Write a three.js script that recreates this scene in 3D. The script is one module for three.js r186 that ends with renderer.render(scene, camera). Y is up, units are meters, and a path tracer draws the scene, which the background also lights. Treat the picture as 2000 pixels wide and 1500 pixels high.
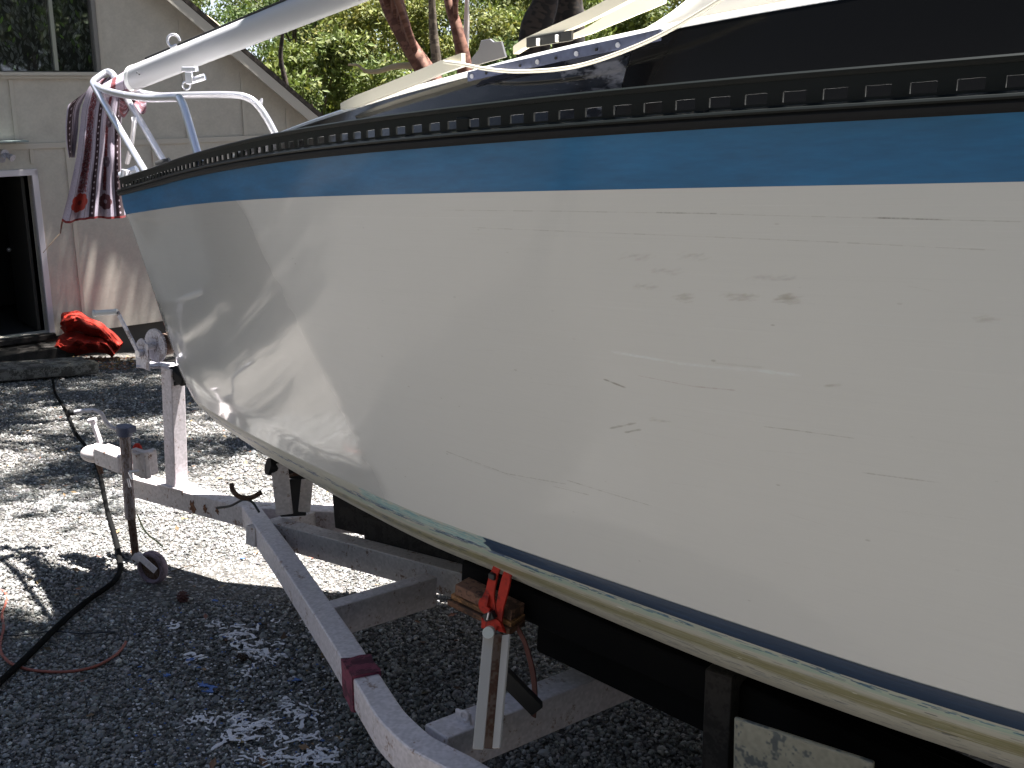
import * as THREE from 'three';
import { mergeGeometries, mergeVertices, toCreasedNormals } from 'three/addons/utils/BufferGeometryUtils.js';
import { RoundedBoxGeometry } from 'three/addons/geometries/RoundedBoxGeometry.js';

/* ------------------------------------------------------------------ camera, sky, sun, exposure */
const scene = new THREE.Scene();
const V3 = (x, y, z) => new THREE.Vector3(x, y, z);
const EYE = 1.63, FPX = 2178, PITCH = THREE.MathUtils.degToRad(15.4);
const camera = new THREE.PerspectiveCamera(2 * Math.atan(750 / FPX) * 180 / Math.PI, 4 / 3, 0.05, 400);
camera.position.set(0, EYE, 0);
camera.rotation.set(-PITCH, 0, 0);
scene.add(camera);
const renderer = new THREE.WebGLRenderer({ antialias: true });
renderer.setSize(1024, 768);
renderer.toneMapping = THREE.LinearToneMapping;
renderer.toneMappingExposure = 5.9;
renderer.shadowMap.enabled = true;

const SUN = V3(0.63, 2.25, -0.25).normalize();
const sun = new THREE.DirectionalLight(new THREE.Color(1.0, 0.965, 0.91), 5.0);
sun.position.copy(SUN).multiplyScalar(45);
sun.target.position.set(0, 0, -6);
sun.position.add(sun.target.position);
sun.castShadow = true;
sun.shadow.mapSize.set(4096, 4096);
Object.assign(sun.shadow.camera, { left: -22, right: 22, top: 22, bottom: -22, near: 1, far: 90 });
scene.add(sun, sun.target);

{ // clear summer sky with thin haze
  const W = 256, H = 128, d = new Float32Array(W * H * 4);
  for (let j = 0; j < H; j++) {
    const e = Math.PI * ((j + 0.5) / H - 0.5), up = Math.max(0, Math.sin(e));
    const k = Math.pow(1 - up, 2.2);
    for (let i = 0; i < W; i++) {
      const o = (j * W + i) * 4;
      d[o] = 0.040 + 0.158 * k; d[o + 1] = 0.056 + 0.165 * k; d[o + 2] = 0.094 + 0.168 * k; d[o + 3] = 1;
    }
  }
  const t = new THREE.DataTexture(d, W, H, THREE.RGBAFormat, THREE.FloatType);
  t.mapping = THREE.EquirectangularReflectionMapping; t.magFilter = THREE.LinearFilter; t.needsUpdate = true;
  scene.background = t; scene.environment = t;
}

/* ------------------------------------------------------------------ helpers */
function rng(seed) { let a = seed >>> 0; return () => { a = (a + 0x6D2B79F5) | 0; let t = Math.imul(a ^ (a >>> 15), 1 | a); t = (t + Math.imul(t ^ (t >>> 7), 61 | t)) ^ t; return ((t ^ (t >>> 14)) >>> 0) / 4294967296; }; }
const hash = (x, y, s) => { let h = Math.imul(x, 374761393) + Math.imul(y, 668265263) + Math.imul(s, 974634) | 0; h = Math.imul(h ^ (h >>> 13), 1274126177); return ((h ^ (h >>> 16)) >>> 0) / 4294967296; };
function noise(x, y, s = 1) { const xi = Math.floor(x), yi = Math.floor(y), fx = x - xi, fy = y - yi, u = fx * fx * (3 - 2 * fx), v = fy * fy * (3 - 2 * fy); const a = hash(xi, yi, s), b = hash(xi + 1, yi, s), c = hash(xi, yi + 1, s), d = hash(xi + 1, yi + 1, s); return a + (b - a) * u + (c - a) * v + (a - b - c + d) * u * v; }
const fbm = (x, y, s = 1, n = 4) => { let r = 0, a = 0.5, t = 0; for (let i = 0; i < n; i++) { r += a * noise(x, y, s + i); t += a; a *= 0.5; x *= 2.03; y *= 2.03; } return r / t; };
const clamp = (x, a, b) => Math.min(b, Math.max(a, x)), lerp = (a, b, t) => a + (b - a) * t, smooth = (a, b, x) => { const t = clamp((x - a) / (b - a), 0, 1); return t * t * (3 - 2 * t); };
function spline(xs, ys) { // smooth curve through a short table
  const n = xs.length, m = xs.map((_, i) => i === 0 ? (ys[1] - ys[0]) / (xs[1] - xs[0]) : i === n - 1 ? (ys[n - 1] - ys[n - 2]) / (xs[n - 1] - xs[n - 2]) : ((ys[i + 1] - ys[i]) / (xs[i + 1] - xs[i]) * (xs[i] - xs[i - 1]) + (ys[i] - ys[i - 1]) / (xs[i] - xs[i - 1]) * (xs[i + 1] - xs[i])) / (xs[i + 1] - xs[i - 1]));
  return x => { if (x <= xs[0]) return ys[0] + m[0] * (x - xs[0]); if (x >= xs[n - 1]) return ys[n - 1] + m[n - 1] * (x - xs[n - 1]); let i = 0; while (x > xs[i + 1]) i++; const h = xs[i + 1] - xs[i], t = (x - xs[i]) / h, t2 = t * t, t3 = t2 * t; return (2 * t3 - 3 * t2 + 1) * ys[i] + (t3 - 2 * t2 + t) * h * m[i] + (-2 * t3 + 3 * t2) * ys[i + 1] + (t3 - t2) * h * m[i + 1]; };
}
const SLOPE = 0.133;
function soft(z) { return z < -19 ? -19 - 3 * (1 - Math.exp((z + 19) / 3)) : z > 9 ? 9 + 2 * (1 - Math.exp(-(z - 9) / 2)) : z; }
const groundY = (x, z) => SLOPE * soft(z);

// taking measurements: the ray through a point of the 2000 x 1500 frame, met with a plane of the place
function ray(px, py) { const a = (px - 1000) / FPX, b = (750 - py) / FPX, c = Math.cos(PITCH), s = Math.sin(PITCH); return V3(a, b * c - s, -b * s - c); }
const atZ = (px, py, z) => { const r = ray(px, py), t = z / r.z; return V3(r.x * t, EYE + r.y * t, z); };
const atGround = (px, py, h = 0) => { const r = ray(px, py), t = (h - EYE) / (r.y - SLOPE * r.z); return V3(r.x * t, EYE + r.y * t, r.z * t); };

// the boat's own axes: u aft from the stem head, y up from the ground under it, n to port
const BOW = V3(-1.7657, 1.1508, -5.1214), YB = 1.832, TURN = -THREE.MathUtils.degToRad(37);
const ORIGIN = V3(BOW.x, BOW.y - YB, BOW.z);
const AX = V3(Math.cos(TURN), 0, -Math.sin(TURN)), NX = V3(Math.sin(TURN), 0, Math.cos(TURN));
const toBoat = p => { const d = p.clone().sub(ORIGIN); return V3(d.dot(AX), d.y, d.dot(NX)); };
const bZ = (px, py, z) => toBoat(atZ(px, py, z));
const bG = (px, py, h) => toBoat(atGround(px, py, h));
const bN = (px, py, n) => { const r = ray(px, py), o = V3(0, EYE, 0).sub(ORIGIN), t = (n - o.dot(NX)) / r.dot(NX); return toBoat(V3(0, EYE, 0).addScaledVector(r, t)); };

const M = {};
function mat(o) { return new THREE.MeshPhysicalMaterial(o); }
const lin = (r, g, b) => new THREE.Color().setRGB(r, g, b);
function canvasTex(w, h, draw, srgb = true) { const c = document.createElement('canvas'); c.width = w; c.height = h; draw(c.getContext('2d'), w, h); const t = new THREE.CanvasTexture(c); if (srgb) t.colorSpace = THREE.SRGBColorSpace; t.wrapS = t.wrapT = THREE.RepeatWrapping; t.anisotropy = 8; return t; }
function dataTex(w, h, fn, srgb = true) { const d = new Uint8Array(w * h * 4); for (let j = 0; j < h; j++) for (let i = 0; i < w; i++) { const c = fn(i / w, j / h, i, j), o = (j * w + i) * 4; d[o] = clamp(c[0], 0, 255); d[o + 1] = clamp(c[1], 0, 255); d[o + 2] = clamp(c[2], 0, 255); d[o + 3] = 255; } const t = new THREE.DataTexture(d, w, h); if (srgb) t.colorSpace = THREE.SRGBColorSpace; t.magFilter = THREE.LinearFilter; t.minFilter = THREE.LinearMipmapLinearFilter; t.generateMipmaps = true; t.wrapS = t.wrapT = THREE.RepeatWrapping; t.needsUpdate = true; return t; }
function tileNoise(u, v, n, s) { const x = u * n, y = v * n, xi = Math.floor(x), yi = Math.floor(y), fx = x - xi, fy = y - yi, a = fx * fx * (3 - 2 * fx), b = fy * fy * (3 - 2 * fy), w = k => ((k % n) + n) % n; return lerp(lerp(hash(w(xi), w(yi), s), hash(w(xi + 1), w(yi), s), a), lerp(hash(w(xi), w(yi + 1), s), hash(w(xi + 1), w(yi + 1), s), a), b); }

const used = {};
function numbered(name) { const k = used[name] = (used[name] ?? -1) + 1; return k ? `${name}_${String(k).padStart(3, '0')}` : name; }
function tag(o, label, category, group, kind) { o.userData.label = label; if (category) o.userData.category = category; if (group) o.userData.group = group; if (kind) o.userData.kind = kind; return o; }
function thing(name, label, category, pos = V3(0, 0, 0), turn = 0, group) { const g = new THREE.Group(); g.name = numbered(name); g.position.copy(pos); g.rotation.y = turn; scene.add(g); return tag(g, label, category, group); }
function shadow(m) { m.castShadow = m.receiveShadow = true; return m; }
function prep(g) { g = g.index ? g.toNonIndexed() : g; for (const k of Object.keys(g.attributes)) if (!['position', 'normal', 'uv'].includes(k)) g.deleteAttribute(k); if (!g.attributes.normal) g.computeVertexNormals(); if (!g.attributes.uv) g.setAttribute('uv', new THREE.BufferAttribute(new Float32Array(g.attributes.position.count * 2), 2)); return g; }
function part(name, geos, m, parent, label) { geos = Array.isArray(geos) ? geos : [geos]; const g = geos.length > 1 ? mergeGeometries(geos.map(prep)) : geos[0]; const o = shadow(new THREE.Mesh(g, m)); o.name = parent === scene ? numbered(name) : name; parent.add(o); if (label) o.userData.label = label; return o; }
function boxUV(g, k = 1) { // uv in metres by the face's own direction
  g = prep(g); const p = g.attributes.position, n = g.attributes.normal, uv = g.attributes.uv;
  for (let i = 0; i < p.count; i++) { const ax = Math.abs(n.getX(i)), ay = Math.abs(n.getY(i)), az = Math.abs(n.getZ(i)); if (ay >= ax && ay >= az) uv.setXY(i, p.getX(i) * k, p.getZ(i) * k); else if (ax >= az) uv.setXY(i, p.getZ(i) * k, p.getY(i) * k); else uv.setXY(i, p.getX(i) * k, p.getY(i) * k); }
  return g;
}
function box(w, h, d, at, r = 0.004) { const g = boxUV(new RoundedBoxGeometry(w, h, d, 1, Math.min(r, w * 0.45, h * 0.45, d * 0.45))); if (at) g.translate(at.x ?? at[0], at.y ?? at[1], at.z ?? at[2]); return g; }
function orient(g, a, b, up = V3(0, 1, 0)) { const x = b.clone().sub(a).normalize(), z = x.clone().cross(up).normalize(), y = z.clone().cross(x); const m = new THREE.Matrix4().makeBasis(x, y, z); m.setPosition(a.clone().add(b).multiplyScalar(0.5)); return g.applyMatrix4(m); }
function beam(a, b, h, w, r = 0.005, up) { return orient(box(a.distanceTo(b), h, w, null, r), a, b, up); }
function rod(a, b, r, r2 = r, seg = 12) { const d = b.clone().sub(a), g = new THREE.CylinderGeometry(r2, r, d.length(), seg, 1); g.applyQuaternion(new THREE.Quaternion().setFromUnitVectors(V3(0, 1, 0), d.clone().normalize())); const c = a.clone().add(b).multiplyScalar(0.5); return g.translate(c.x, c.y, c.z); }
function tube(pts, r, seg = 40, rad = 10, closed = false, tension = 0.5) { return new THREE.TubeGeometry(new THREE.CatmullRomCurve3(pts, closed, 'catmullrom', tension), seg, r, rad, closed); }
function sweep(pts, profile, up = V3(0, 1, 0), crease = 0.5) { // a closed outline [side, up] carried along points; side = direction x up
  const n = pts.length, m = profile.length, pos = [], uv = []; let L = 0; const rings = [];
  for (let i = 0; i < n; i++) { const t = pts[Math.min(i + 1, n - 1)].clone().sub(pts[Math.max(i - 1, 0)]).normalize(), s = t.clone().cross(up).normalize(); if (i) L += pts[i].distanceTo(pts[i - 1]); const pr = typeof profile[0] === 'function' ? profile[0](i / (n - 1)) : profile; rings.push({ L, v: pr.map(([a, b]) => pts[i].clone().addScaledVector(s, a).addScaledVector(up, b)) }); }
  const k = rings[0].v.length; let per = [0]; for (let j = 0; j < k; j++) per.push(per[j] + rings[0].v[j].distanceTo(rings[0].v[(j + 1) % k]));
  const put = (v, a, b) => { pos.push(v.x, v.y, v.z); uv.push(a, b); };
  for (let i = 0; i + 1 < n; i++) for (let j = 0; j < k; j++) { const q = (j + 1) % k, A = rings[i], B = rings[i + 1]; put(A.v[j], A.L, per[j]); put(B.v[q], B.L, per[j + 1]); put(B.v[j], B.L, per[j]); put(A.v[j], A.L, per[j]); put(A.v[q], A.L, per[j + 1]); put(B.v[q], B.L, per[j + 1]); }
  const tri = THREE.ShapeUtils.triangulateShape((typeof profile[0] === 'function' ? profile[0](0) : profile).map(p => new THREE.Vector2(...p)), []);
  for (const [a, b, c] of tri) { for (const j of [a, b, c]) put(rings[0].v[j], rings[0].v[j].x, rings[0].v[j].y); for (const j of [c, b, a]) put(rings[n - 1].v[j], rings[n - 1].v[j].x, rings[n - 1].v[j].y); }
  const g = new THREE.BufferGeometry(); g.setAttribute('position', new THREE.Float32BufferAttribute(pos, 3)); g.setAttribute('uv', new THREE.Float32BufferAttribute(uv, 2));
  // the outline may run either way round: turn the faces outward
  let area = 0; const p0 = typeof profile[0] === 'function' ? profile[0](0) : profile; for (let j = 0; j < k; j++) { const [a, b] = p0[j], [c, d] = p0[(j + 1) % k]; area += a * d - b * c; }
  if (area > 0) { const p = g.attributes.position.array, w = g.attributes.uv.array; for (let i = 0; i < p.length; i += 9) for (let c = 0; c < 3; c++) { const t = p[i + 3 + c]; p[i + 3 + c] = p[i + 6 + c]; p[i + 6 + c] = t; } for (let i = 0; i < w.length; i += 6) for (let c = 0; c < 2; c++) { const t = w[i + 2 + c]; w[i + 2 + c] = w[i + 4 + c]; w[i + 4 + c] = t; } }
  return toCreasedNormals(g, crease);
}
const rect = (w, h, cx = 0, cy = 0) => [[cx - w / 2, cy - h / 2], [cx + w / 2, cy - h / 2], [cx + w / 2, cy + h / 2], [cx - w / 2, cy + h / 2]];
function gridGeo(nu, nv, f, uvf) { const pos = [], uv = [], idx = []; for (let j = 0; j <= nv; j++) for (let i = 0; i <= nu; i++) { const p = f(i / nu, j / nv); pos.push(p.x, p.y, p.z); const t = uvf ? uvf(i / nu, j / nv, p) : [i / nu, j / nv]; uv.push(t[0], t[1]); } for (let j = 0; j < nv; j++) for (let i = 0; i < nu; i++) { const a = j * (nu + 1) + i, b = a + 1, c = a + nu + 1, d = c + 1; idx.push(a, b, d, a, d, c); } const g = new THREE.BufferGeometry(); g.setAttribute('position', new THREE.Float32BufferAttribute(pos, 3)); g.setAttribute('uv', new THREE.Float32BufferAttribute(uv, 2)); g.setIndex(idx); g.computeVertexNormals(); return g; }

/* ------------------------------------------------------------------ materials */
function grime(base, dirt, amount, scale, seed, size = 512) { // paint with specks and worn patches of another colour
  return dataTex(size, size, (u, v) => { const n = tileNoise(u, v, 6 * scale, seed) * 0.4 + tileNoise(u, v, 17 * scale, seed + 1) * 0.3 + tileNoise(u, v, 61 * scale, seed + 2) * 0.3; const k = smooth(1 - amount - 0.08, 1 - amount + 0.08, n), f = 0.93 + 0.14 * tileNoise(u, v, 128, seed + 3); return base.map((c, i) => lerp(c, dirt[i], k) * f); });
}
M.trailer = mat({ map: grime([200, 193, 198], [142, 122, 116], 0.24, 5, 11), roughness: 0.55 });
M.trailerRust = mat({ map: grime([190, 183, 184], [120, 96, 84], 0.27, 5, 21), roughness: 0.7 });
M.galv = mat({ map: grime([196, 194, 204], [140, 132, 136], 0.36, 3, 31), roughness: 0.45, metalness: 0.45 });
M.rusty = mat({ map: grime([92, 78, 70], [70, 44, 30], 0.5, 3, 41), roughness: 0.8, metalness: 0.3 });
M.steel = mat({ color: lin(0.78, 0.77, 0.82), roughness: 0.34, metalness: 0.85 });
M.alu = mat({ color: lin(0.46, 0.46, 0.48), roughness: 0.5, metalness: 0.05 });
M.black = mat({ color: lin(0.012, 0.012, 0.013), roughness: 0.5 });
M.rubber = mat({ color: lin(0.011, 0.011, 0.012), roughness: 0.7, specularIntensity: 0.5 });
M.railAlu = mat({ color: lin(0.008, 0.010, 0.010), roughness: 0.42, specularIntensity: 0.3 });
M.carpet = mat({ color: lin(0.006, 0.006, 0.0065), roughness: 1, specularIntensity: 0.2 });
M.darkWood = mat({ map: grime([46, 42, 40], [30, 26, 24], 0.5, 3, 51), roughness: 0.9 });
M.orange = mat({ map: grime([170, 34, 12], [130, 22, 8], 0.45, 3, 61), roughness: 0.75, side: THREE.DoubleSide });
M.cream = mat({ color: lin(0.60, 0.56, 0.46), roughness: 0.4, clearcoat: 0.3, clearcoatRoughness: 0.3 });
M.whiteGel = mat({ color: lin(0.80, 0.80, 0.80), roughness: 0.35, clearcoat: 0.5, clearcoatRoughness: 0.2 });
M.greyGel = mat({ color: lin(0.62, 0.60, 0.55), roughness: 0.5 });
M.slate = mat({ map: grime([74, 80, 104], [62, 66, 86], 0.4, 2, 71), roughness: 0.5 });

/* ------------------------------------------------------------------ ground */
{
  const map = dataTex(1024, 1024, (u, v) => {
    const big = tileNoise(u, v, 5, 3) * 0.6 + tileNoise(u, v, 13, 4) * 0.4, st = tileNoise(u, v, 180, 5), fine = tileNoise(u, v, 420, 6);
    let k = lerp(0.42, 1.0, st * 0.55 + fine * 0.45) * lerp(0.8, 1.15, big);
    if (fine > 0.78 && st > 0.5) k *= 1.5; return [112 * k, 108 * k, 104 * k];
  });
  map.repeat.set(1 / 3, 1 / 3);
  const bump = dataTex(1024, 1024, (u, v) => { const c = 255 * (tileNoise(u, v, 180, 5) * 0.55 + tileNoise(u, v, 420, 6) * 0.45); return [c, c, c]; }, false);
  bump.repeat.set(1 / 3, 1 / 3);
  const g = gridGeo(120, 140, (i, j) => { const x = lerp(-60, 60, i), z = lerp(22, -110, j); return V3(x, groundY(x, z) - 0.004 + 0.02 * (noise(x * 1.3, z * 1.3, 8) - 0.5), z); }, (i, j, p) => [p.x, -p.z]);
  const o = part('ground', g, mat({ map, bumpMap: bump, bumpScale: 0.012, roughness: 0.95 }), scene);
  tag(o, 'grey gravel driveway sloping down to the house', null, null, 'structure');
}
function stoneGeo(seed, jag = 0.28) { const g = new THREE.IcosahedronGeometry(1, 0), p = g.attributes.position, r = rng(seed), seen = {}; for (let i = 0; i < p.count; i++) { const k = [p.getX(i), p.getY(i), p.getZ(i)].map(v => v.toFixed(3)).join(); const f = seen[k] ??= 1 + (r() - 0.5) * 2 * jag; p.setXYZ(i, p.getX(i) * f, p.getY(i) * f * 0.66, p.getZ(i) * f * 0.8); } g.computeVertexNormals(); return g; }
function scatter(name, geo, m, n, place, parent = scene, tint) { const o = new THREE.InstancedMesh(geo, m, n); o.name = parent === scene ? numbered(name) : name; shadow(o); const mx = new THREE.Matrix4(), q = new THREE.Quaternion(), e = new THREE.Euler(), c = new THREE.Color(); for (let i = 0; i < n; i++) { const t = place(i); q.setFromEuler(e.set(...t.rot)); mx.compose(t.pos, q, t.scale); o.setMatrixAt(i, mx); if (tint) o.setColorAt(i, tint(c, i, t)); } parent.add(o); o.userData.kind = 'stuff'; return o; }
{
  const m = mat({ color: 0xffffff, roughness: 0.85 }), r = rng(77);
  const gr = new THREE.Group(); gr.name = 'gravel'; scene.add(gr); tag(gr, 'loose crushed stone covering the driveway around the trailer', 'gravel', null, 'stuff');
  for (let k = 0; k < 4; k++) {
    const c = new THREE.Color();
    scatter('crushed_stone', stoneGeo(100 + k), m, 46000, () => {
      const near = r() < 0.72; const z = near ? -lerp(2.3, 6.6, Math.pow(r(), 1.15)) : -lerp(6, 13.5, r());
      const x = near ? lerp(-0.52 * -z - 0.2, 1.0 + 0.1 * z + 0.6, r()) : lerp(-0.5 * -z - 0.2, -0.12 * -z, r());
      const s = lerp(0.003, 0.0105, Math.pow(r(), 2.2)) * (near ? 1 : 1.35) * (r() < 0.03 ? 1.7 : 1);
      return { pos: V3(x, groundY(x, z) + s * 0.25 + 0.02 * (noise(x * 1.3, z * 1.3, 8) - 0.5), z), rot: [r() * 0.9 - 0.45, r() * 6.3, r() * 0.9 - 0.45], scale: V3(s * lerp(0.8, 1.4, r()), s, s) };
    }, gr, () => { const t = r(), w = Math.pow(r(), 1.4) * 0.24 + 0.07, b = t < 0.1 ? 1.8 : 1; return c.setRGB(w * b * lerp(0.95, 1.08, r()), w * b, w * b * lerp(0.92, 1.06, r())); });
  }
}

/* ------------------------------------------------------------------ house */
const HQ = V3(-5.84, 0, -13.9), HT = THREE.MathUtils.degToRad(39);
const house = thing('house', 'beige gabled house with battens and an open dark doorway behind the bow', 'house', HQ, HT);
{
  const wallMap = dataTex(512, 512, (u, v) => { const g = tileNoise(u, v, 90, 5) * 0.5 + tileNoise(u, v, 8, 7) * 0.5, w = tileNoise(u * 1, v, 24, 9); const k = 0.93 + 0.09 * g + 0.04 * w; return [190 * k, 184 * k, 174 * k]; });
  wallMap.repeat.set(0.6, 0.6);
  M.siding = mat({ map: wallMap, roughness: 0.8 });
  M.trim = mat({ color: lin(0.52, 0.48, 0.42), roughness: 0.7 });
  M.doorTrim = mat({ color: lin(0.62, 0.58, 0.62), roughness: 0.6 });
  const sh = new THREE.Shape([[-7.4, -1.56], [4.4, -1.56], [4.4, 0.61], [-1.5, 5.25], [-7.4, 0.61]].map(p => new THREE.Vector2(...p)));
  const hole = (a, b, c, d) => sh.holes.push(new THREE.Path([[a, b], [a, d], [c, d], [c, b]].map(p => new THREE.Vector2(...p))));
  hole(-0.98, -1.5, -0.07, 0.47); hole(-0.5, 1.69, 0.87, 2.95);
  const wg = boxUV(new THREE.ExtrudeGeometry(sh, { depth: 0.15, bevelEnabled: false }).translate(0, 0, -0.15));
  const wall = part('wall', wg, M.siding, house);
  // other walls, floor and ceiling closing the dark rooms
  for (const x of [4.325, -7.325]) part('side_wall', box(0.15, 2.17, 7, V3(x, -0.475, -3.65)), M.siding, house);
  part('back_wall', boxUV(new THREE.ExtrudeGeometry(new THREE.Shape([[-7.4, -1.56], [4.4, -1.56], [4.4, 0.61], [-1.5, 5.25], [-7.4, 0.61]].map(p => new THREE.Vector2(...p))), { depth: 0.15, bevelEnabled: false }).translate(0, 0, -7.3)), M.siding, house);
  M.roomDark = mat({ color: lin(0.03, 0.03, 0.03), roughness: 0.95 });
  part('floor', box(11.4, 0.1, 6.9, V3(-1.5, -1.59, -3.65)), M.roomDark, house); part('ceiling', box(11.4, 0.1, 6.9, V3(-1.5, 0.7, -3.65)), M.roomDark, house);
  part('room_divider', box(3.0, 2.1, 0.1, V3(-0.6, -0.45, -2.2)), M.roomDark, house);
  // battens, each its own board
  const bt = (s, y0, y1, w = 0.045) => part('batten', box(w, y1 - y0, 0.018, V3(s, (y0 + y1) / 2, 0.0095), 0.003), M.trim, house);
  for (const s of [-1.83, 1.49, 2.61, 3.72]) bt(s, -1.555, 0.78);
  bt(0.385, -1.555, 0.78); bt(-0.04, 0.6, 0.78, 0.04);
  for (const s of [-1.3, -0.19, 0.93, 1.98, 2.8]) bt(s, 0.852, s > 0.8 ? Math.min(2.9, 5.25 - 0.786 * (s + 1.5) - 0.18) : s < -1 ? 3.4 : 1.6);
  bt(3.45, 0.852, 1.2);
  part('belt_board', box(11.7, 0.07, 0.024, V3(-1.5, 0.816, 0.0135)), M.trim, house);
  // roof with a light rake board
  const rl = 7.9, ang = Math.atan(0.786);
  M.shingle = mat({ map: grime([88, 80, 74], [60, 54, 50], 0.5, 4, 81), roughness: 0.95 });
  for (const sd of [1, -1]) {
    const roof = part('roof_slope', box(rl, 0.06, 7.6, V3(0, 0, 0), 0.004).rotateZ(-sd * ang).translate(-1.5 + sd * (rl / 2) * Math.cos(ang), 5.29 - (rl / 2) * Math.sin(ang), -3.5), M.shingle, house);
    part('rake_board', box(rl, 0.13, 0.03, null, 0.004).rotateZ(-sd * ang).translate(-1.5 + sd * (rl / 2) * Math.cos(ang) , 5.165 - (rl / 2) * Math.sin(ang), 0.275), M.trim, roof);
    part('soffit', box(rl, 0.02, 0.27, null, 0.002).rotateZ(-sd * ang).translate(-1.5 + sd * (rl / 2) * Math.cos(ang), 5.22 - (rl / 2) * Math.sin(ang), 0.13), M.trim, roof);
  }
  // door opening
  const df = part('door_frame', [box(0.07, 2.04, 0.2, V3(-0.035, -0.49, -0.06)), box(0.07, 2.04, 0.2, V3(-1.015, -0.49, -0.06)), box(1.05, 0.075, 0.2, V3(-0.525, 0.505, -0.06))], M.doorTrim, house);
  part('threshold', box(1.0, 0.06, 0.3, V3(-0.525, -1.535, 0.0)), M.darkWood, house);
  part('step', box(1.5, 0.14, 0.42, V3(-0.7, -1.66, 0.36), 0.01), M.darkWood, house);
  part('foundation', box(11.6, 1.2, 0.12, V3(-1.5, -2.165, -0.1), 0.004), mat({ color: lin(0.05, 0.048, 0.045), roughness: 0.95 }), house);
  // door leaf standing open inside
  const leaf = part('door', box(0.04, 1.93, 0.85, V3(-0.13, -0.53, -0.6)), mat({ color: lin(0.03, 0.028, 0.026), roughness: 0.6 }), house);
  part('door_knob', new THREE.SphereGeometry(0.03, 12, 8).translate(-0.18, -0.55, -0.95), M.steel, leaf);
  // window
  M.winFrame = mat({ color: lin(0.22, 0.21, 0.20), roughness: 0.5, metalness: 0.3 });
  const win = part('window', [box(0.05, 1.3, 0.1, V3(0.865, 2.32, 0.01)), box(0.05, 1.3, 0.1, V3(-0.495, 2.32, 0.01)), box(1.4, 0.05, 0.1, V3(0.185, 2.965, 0.012))], M.winFrame, house);
  part('mullion', box(0.045, 1.24, 0.05, V3(0.365, 2.32, 0.005)), mat({ color: lin(0.32, 0.33, 0.28), roughness: 0.5, metalness: 0.4 }), win);
  part('sill', [box(1.5, 0.045, 0.12, V3(0.185, 1.665, 0.03)), box(1.5, 0.03, 0.06, V3(0.185, 1.625, 0.031))], M.trim, win);
  const paneM = mat({ color: 0xffffff, transmission: 1, thickness: 0, roughness: 0.02, ior: 1.62 });
  part('pane', box(0.82, 1.24, 0.006, V3(-0.06, 2.32, -0.03), 0.001), paneM, win);
  part('pane', box(0.46, 1.24, 0.006, V3(0.61, 2.32, -0.018), 0.001), paneM, win);
  const leafReflection = canvasTex(1024, 1024, (c, W, H) => { // leaves painted on black as the foliage reflection in the panes
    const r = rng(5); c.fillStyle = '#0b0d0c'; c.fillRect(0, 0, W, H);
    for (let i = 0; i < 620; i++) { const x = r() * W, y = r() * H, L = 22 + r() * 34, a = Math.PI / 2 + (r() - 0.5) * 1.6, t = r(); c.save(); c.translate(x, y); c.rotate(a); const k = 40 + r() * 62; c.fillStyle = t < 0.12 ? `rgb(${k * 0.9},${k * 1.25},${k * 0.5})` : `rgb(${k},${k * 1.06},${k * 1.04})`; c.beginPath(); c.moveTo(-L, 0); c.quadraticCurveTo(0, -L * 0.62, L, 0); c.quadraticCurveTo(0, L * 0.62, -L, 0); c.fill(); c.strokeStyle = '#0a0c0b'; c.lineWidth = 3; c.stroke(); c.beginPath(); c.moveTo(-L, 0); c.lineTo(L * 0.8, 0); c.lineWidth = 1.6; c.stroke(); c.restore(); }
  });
  leafReflection.repeat.set(0.9, 0.9);
  part('leaf_reflection_sheet', gridGeo(90, 4, (i, j) => V3(lerp(-0.48, 0.85, i), lerp(1.7, 2.93, j), -0.1 + 0.02 * Math.sin(i * 44)), (i, j) => [i * 1.35, j * 1.25]), mat({ map: leafReflection, roughness: 0.9, side: THREE.DoubleSide }), win);  // wavy dark sheet behind the panes carrying the painted leaf reflection
  // flood lamp over the door and a small glass canopy shelf
  const fl = part('flood_lamp', [rod(V3(-0.36, 0.745, 0.02), V3(-0.36, 0.745, 0.07), 0.045), rod(V3(-0.36, 0.74, 0.06), V3(-0.30, 0.69, 0.15), 0.018, 0.045), rod(V3(-0.36, 0.74, 0.06), V3(-0.43, 0.68, 0.15), 0.018, 0.045)], M.galv, house);
  part('shelf', box(0.62, 0.02, 0.2, V3(-0.42, 0.885, 0.12), 0.004), mat({ color: lin(0.22, 0.27, 0.27), roughness: 0.3 }), house);
}
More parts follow.
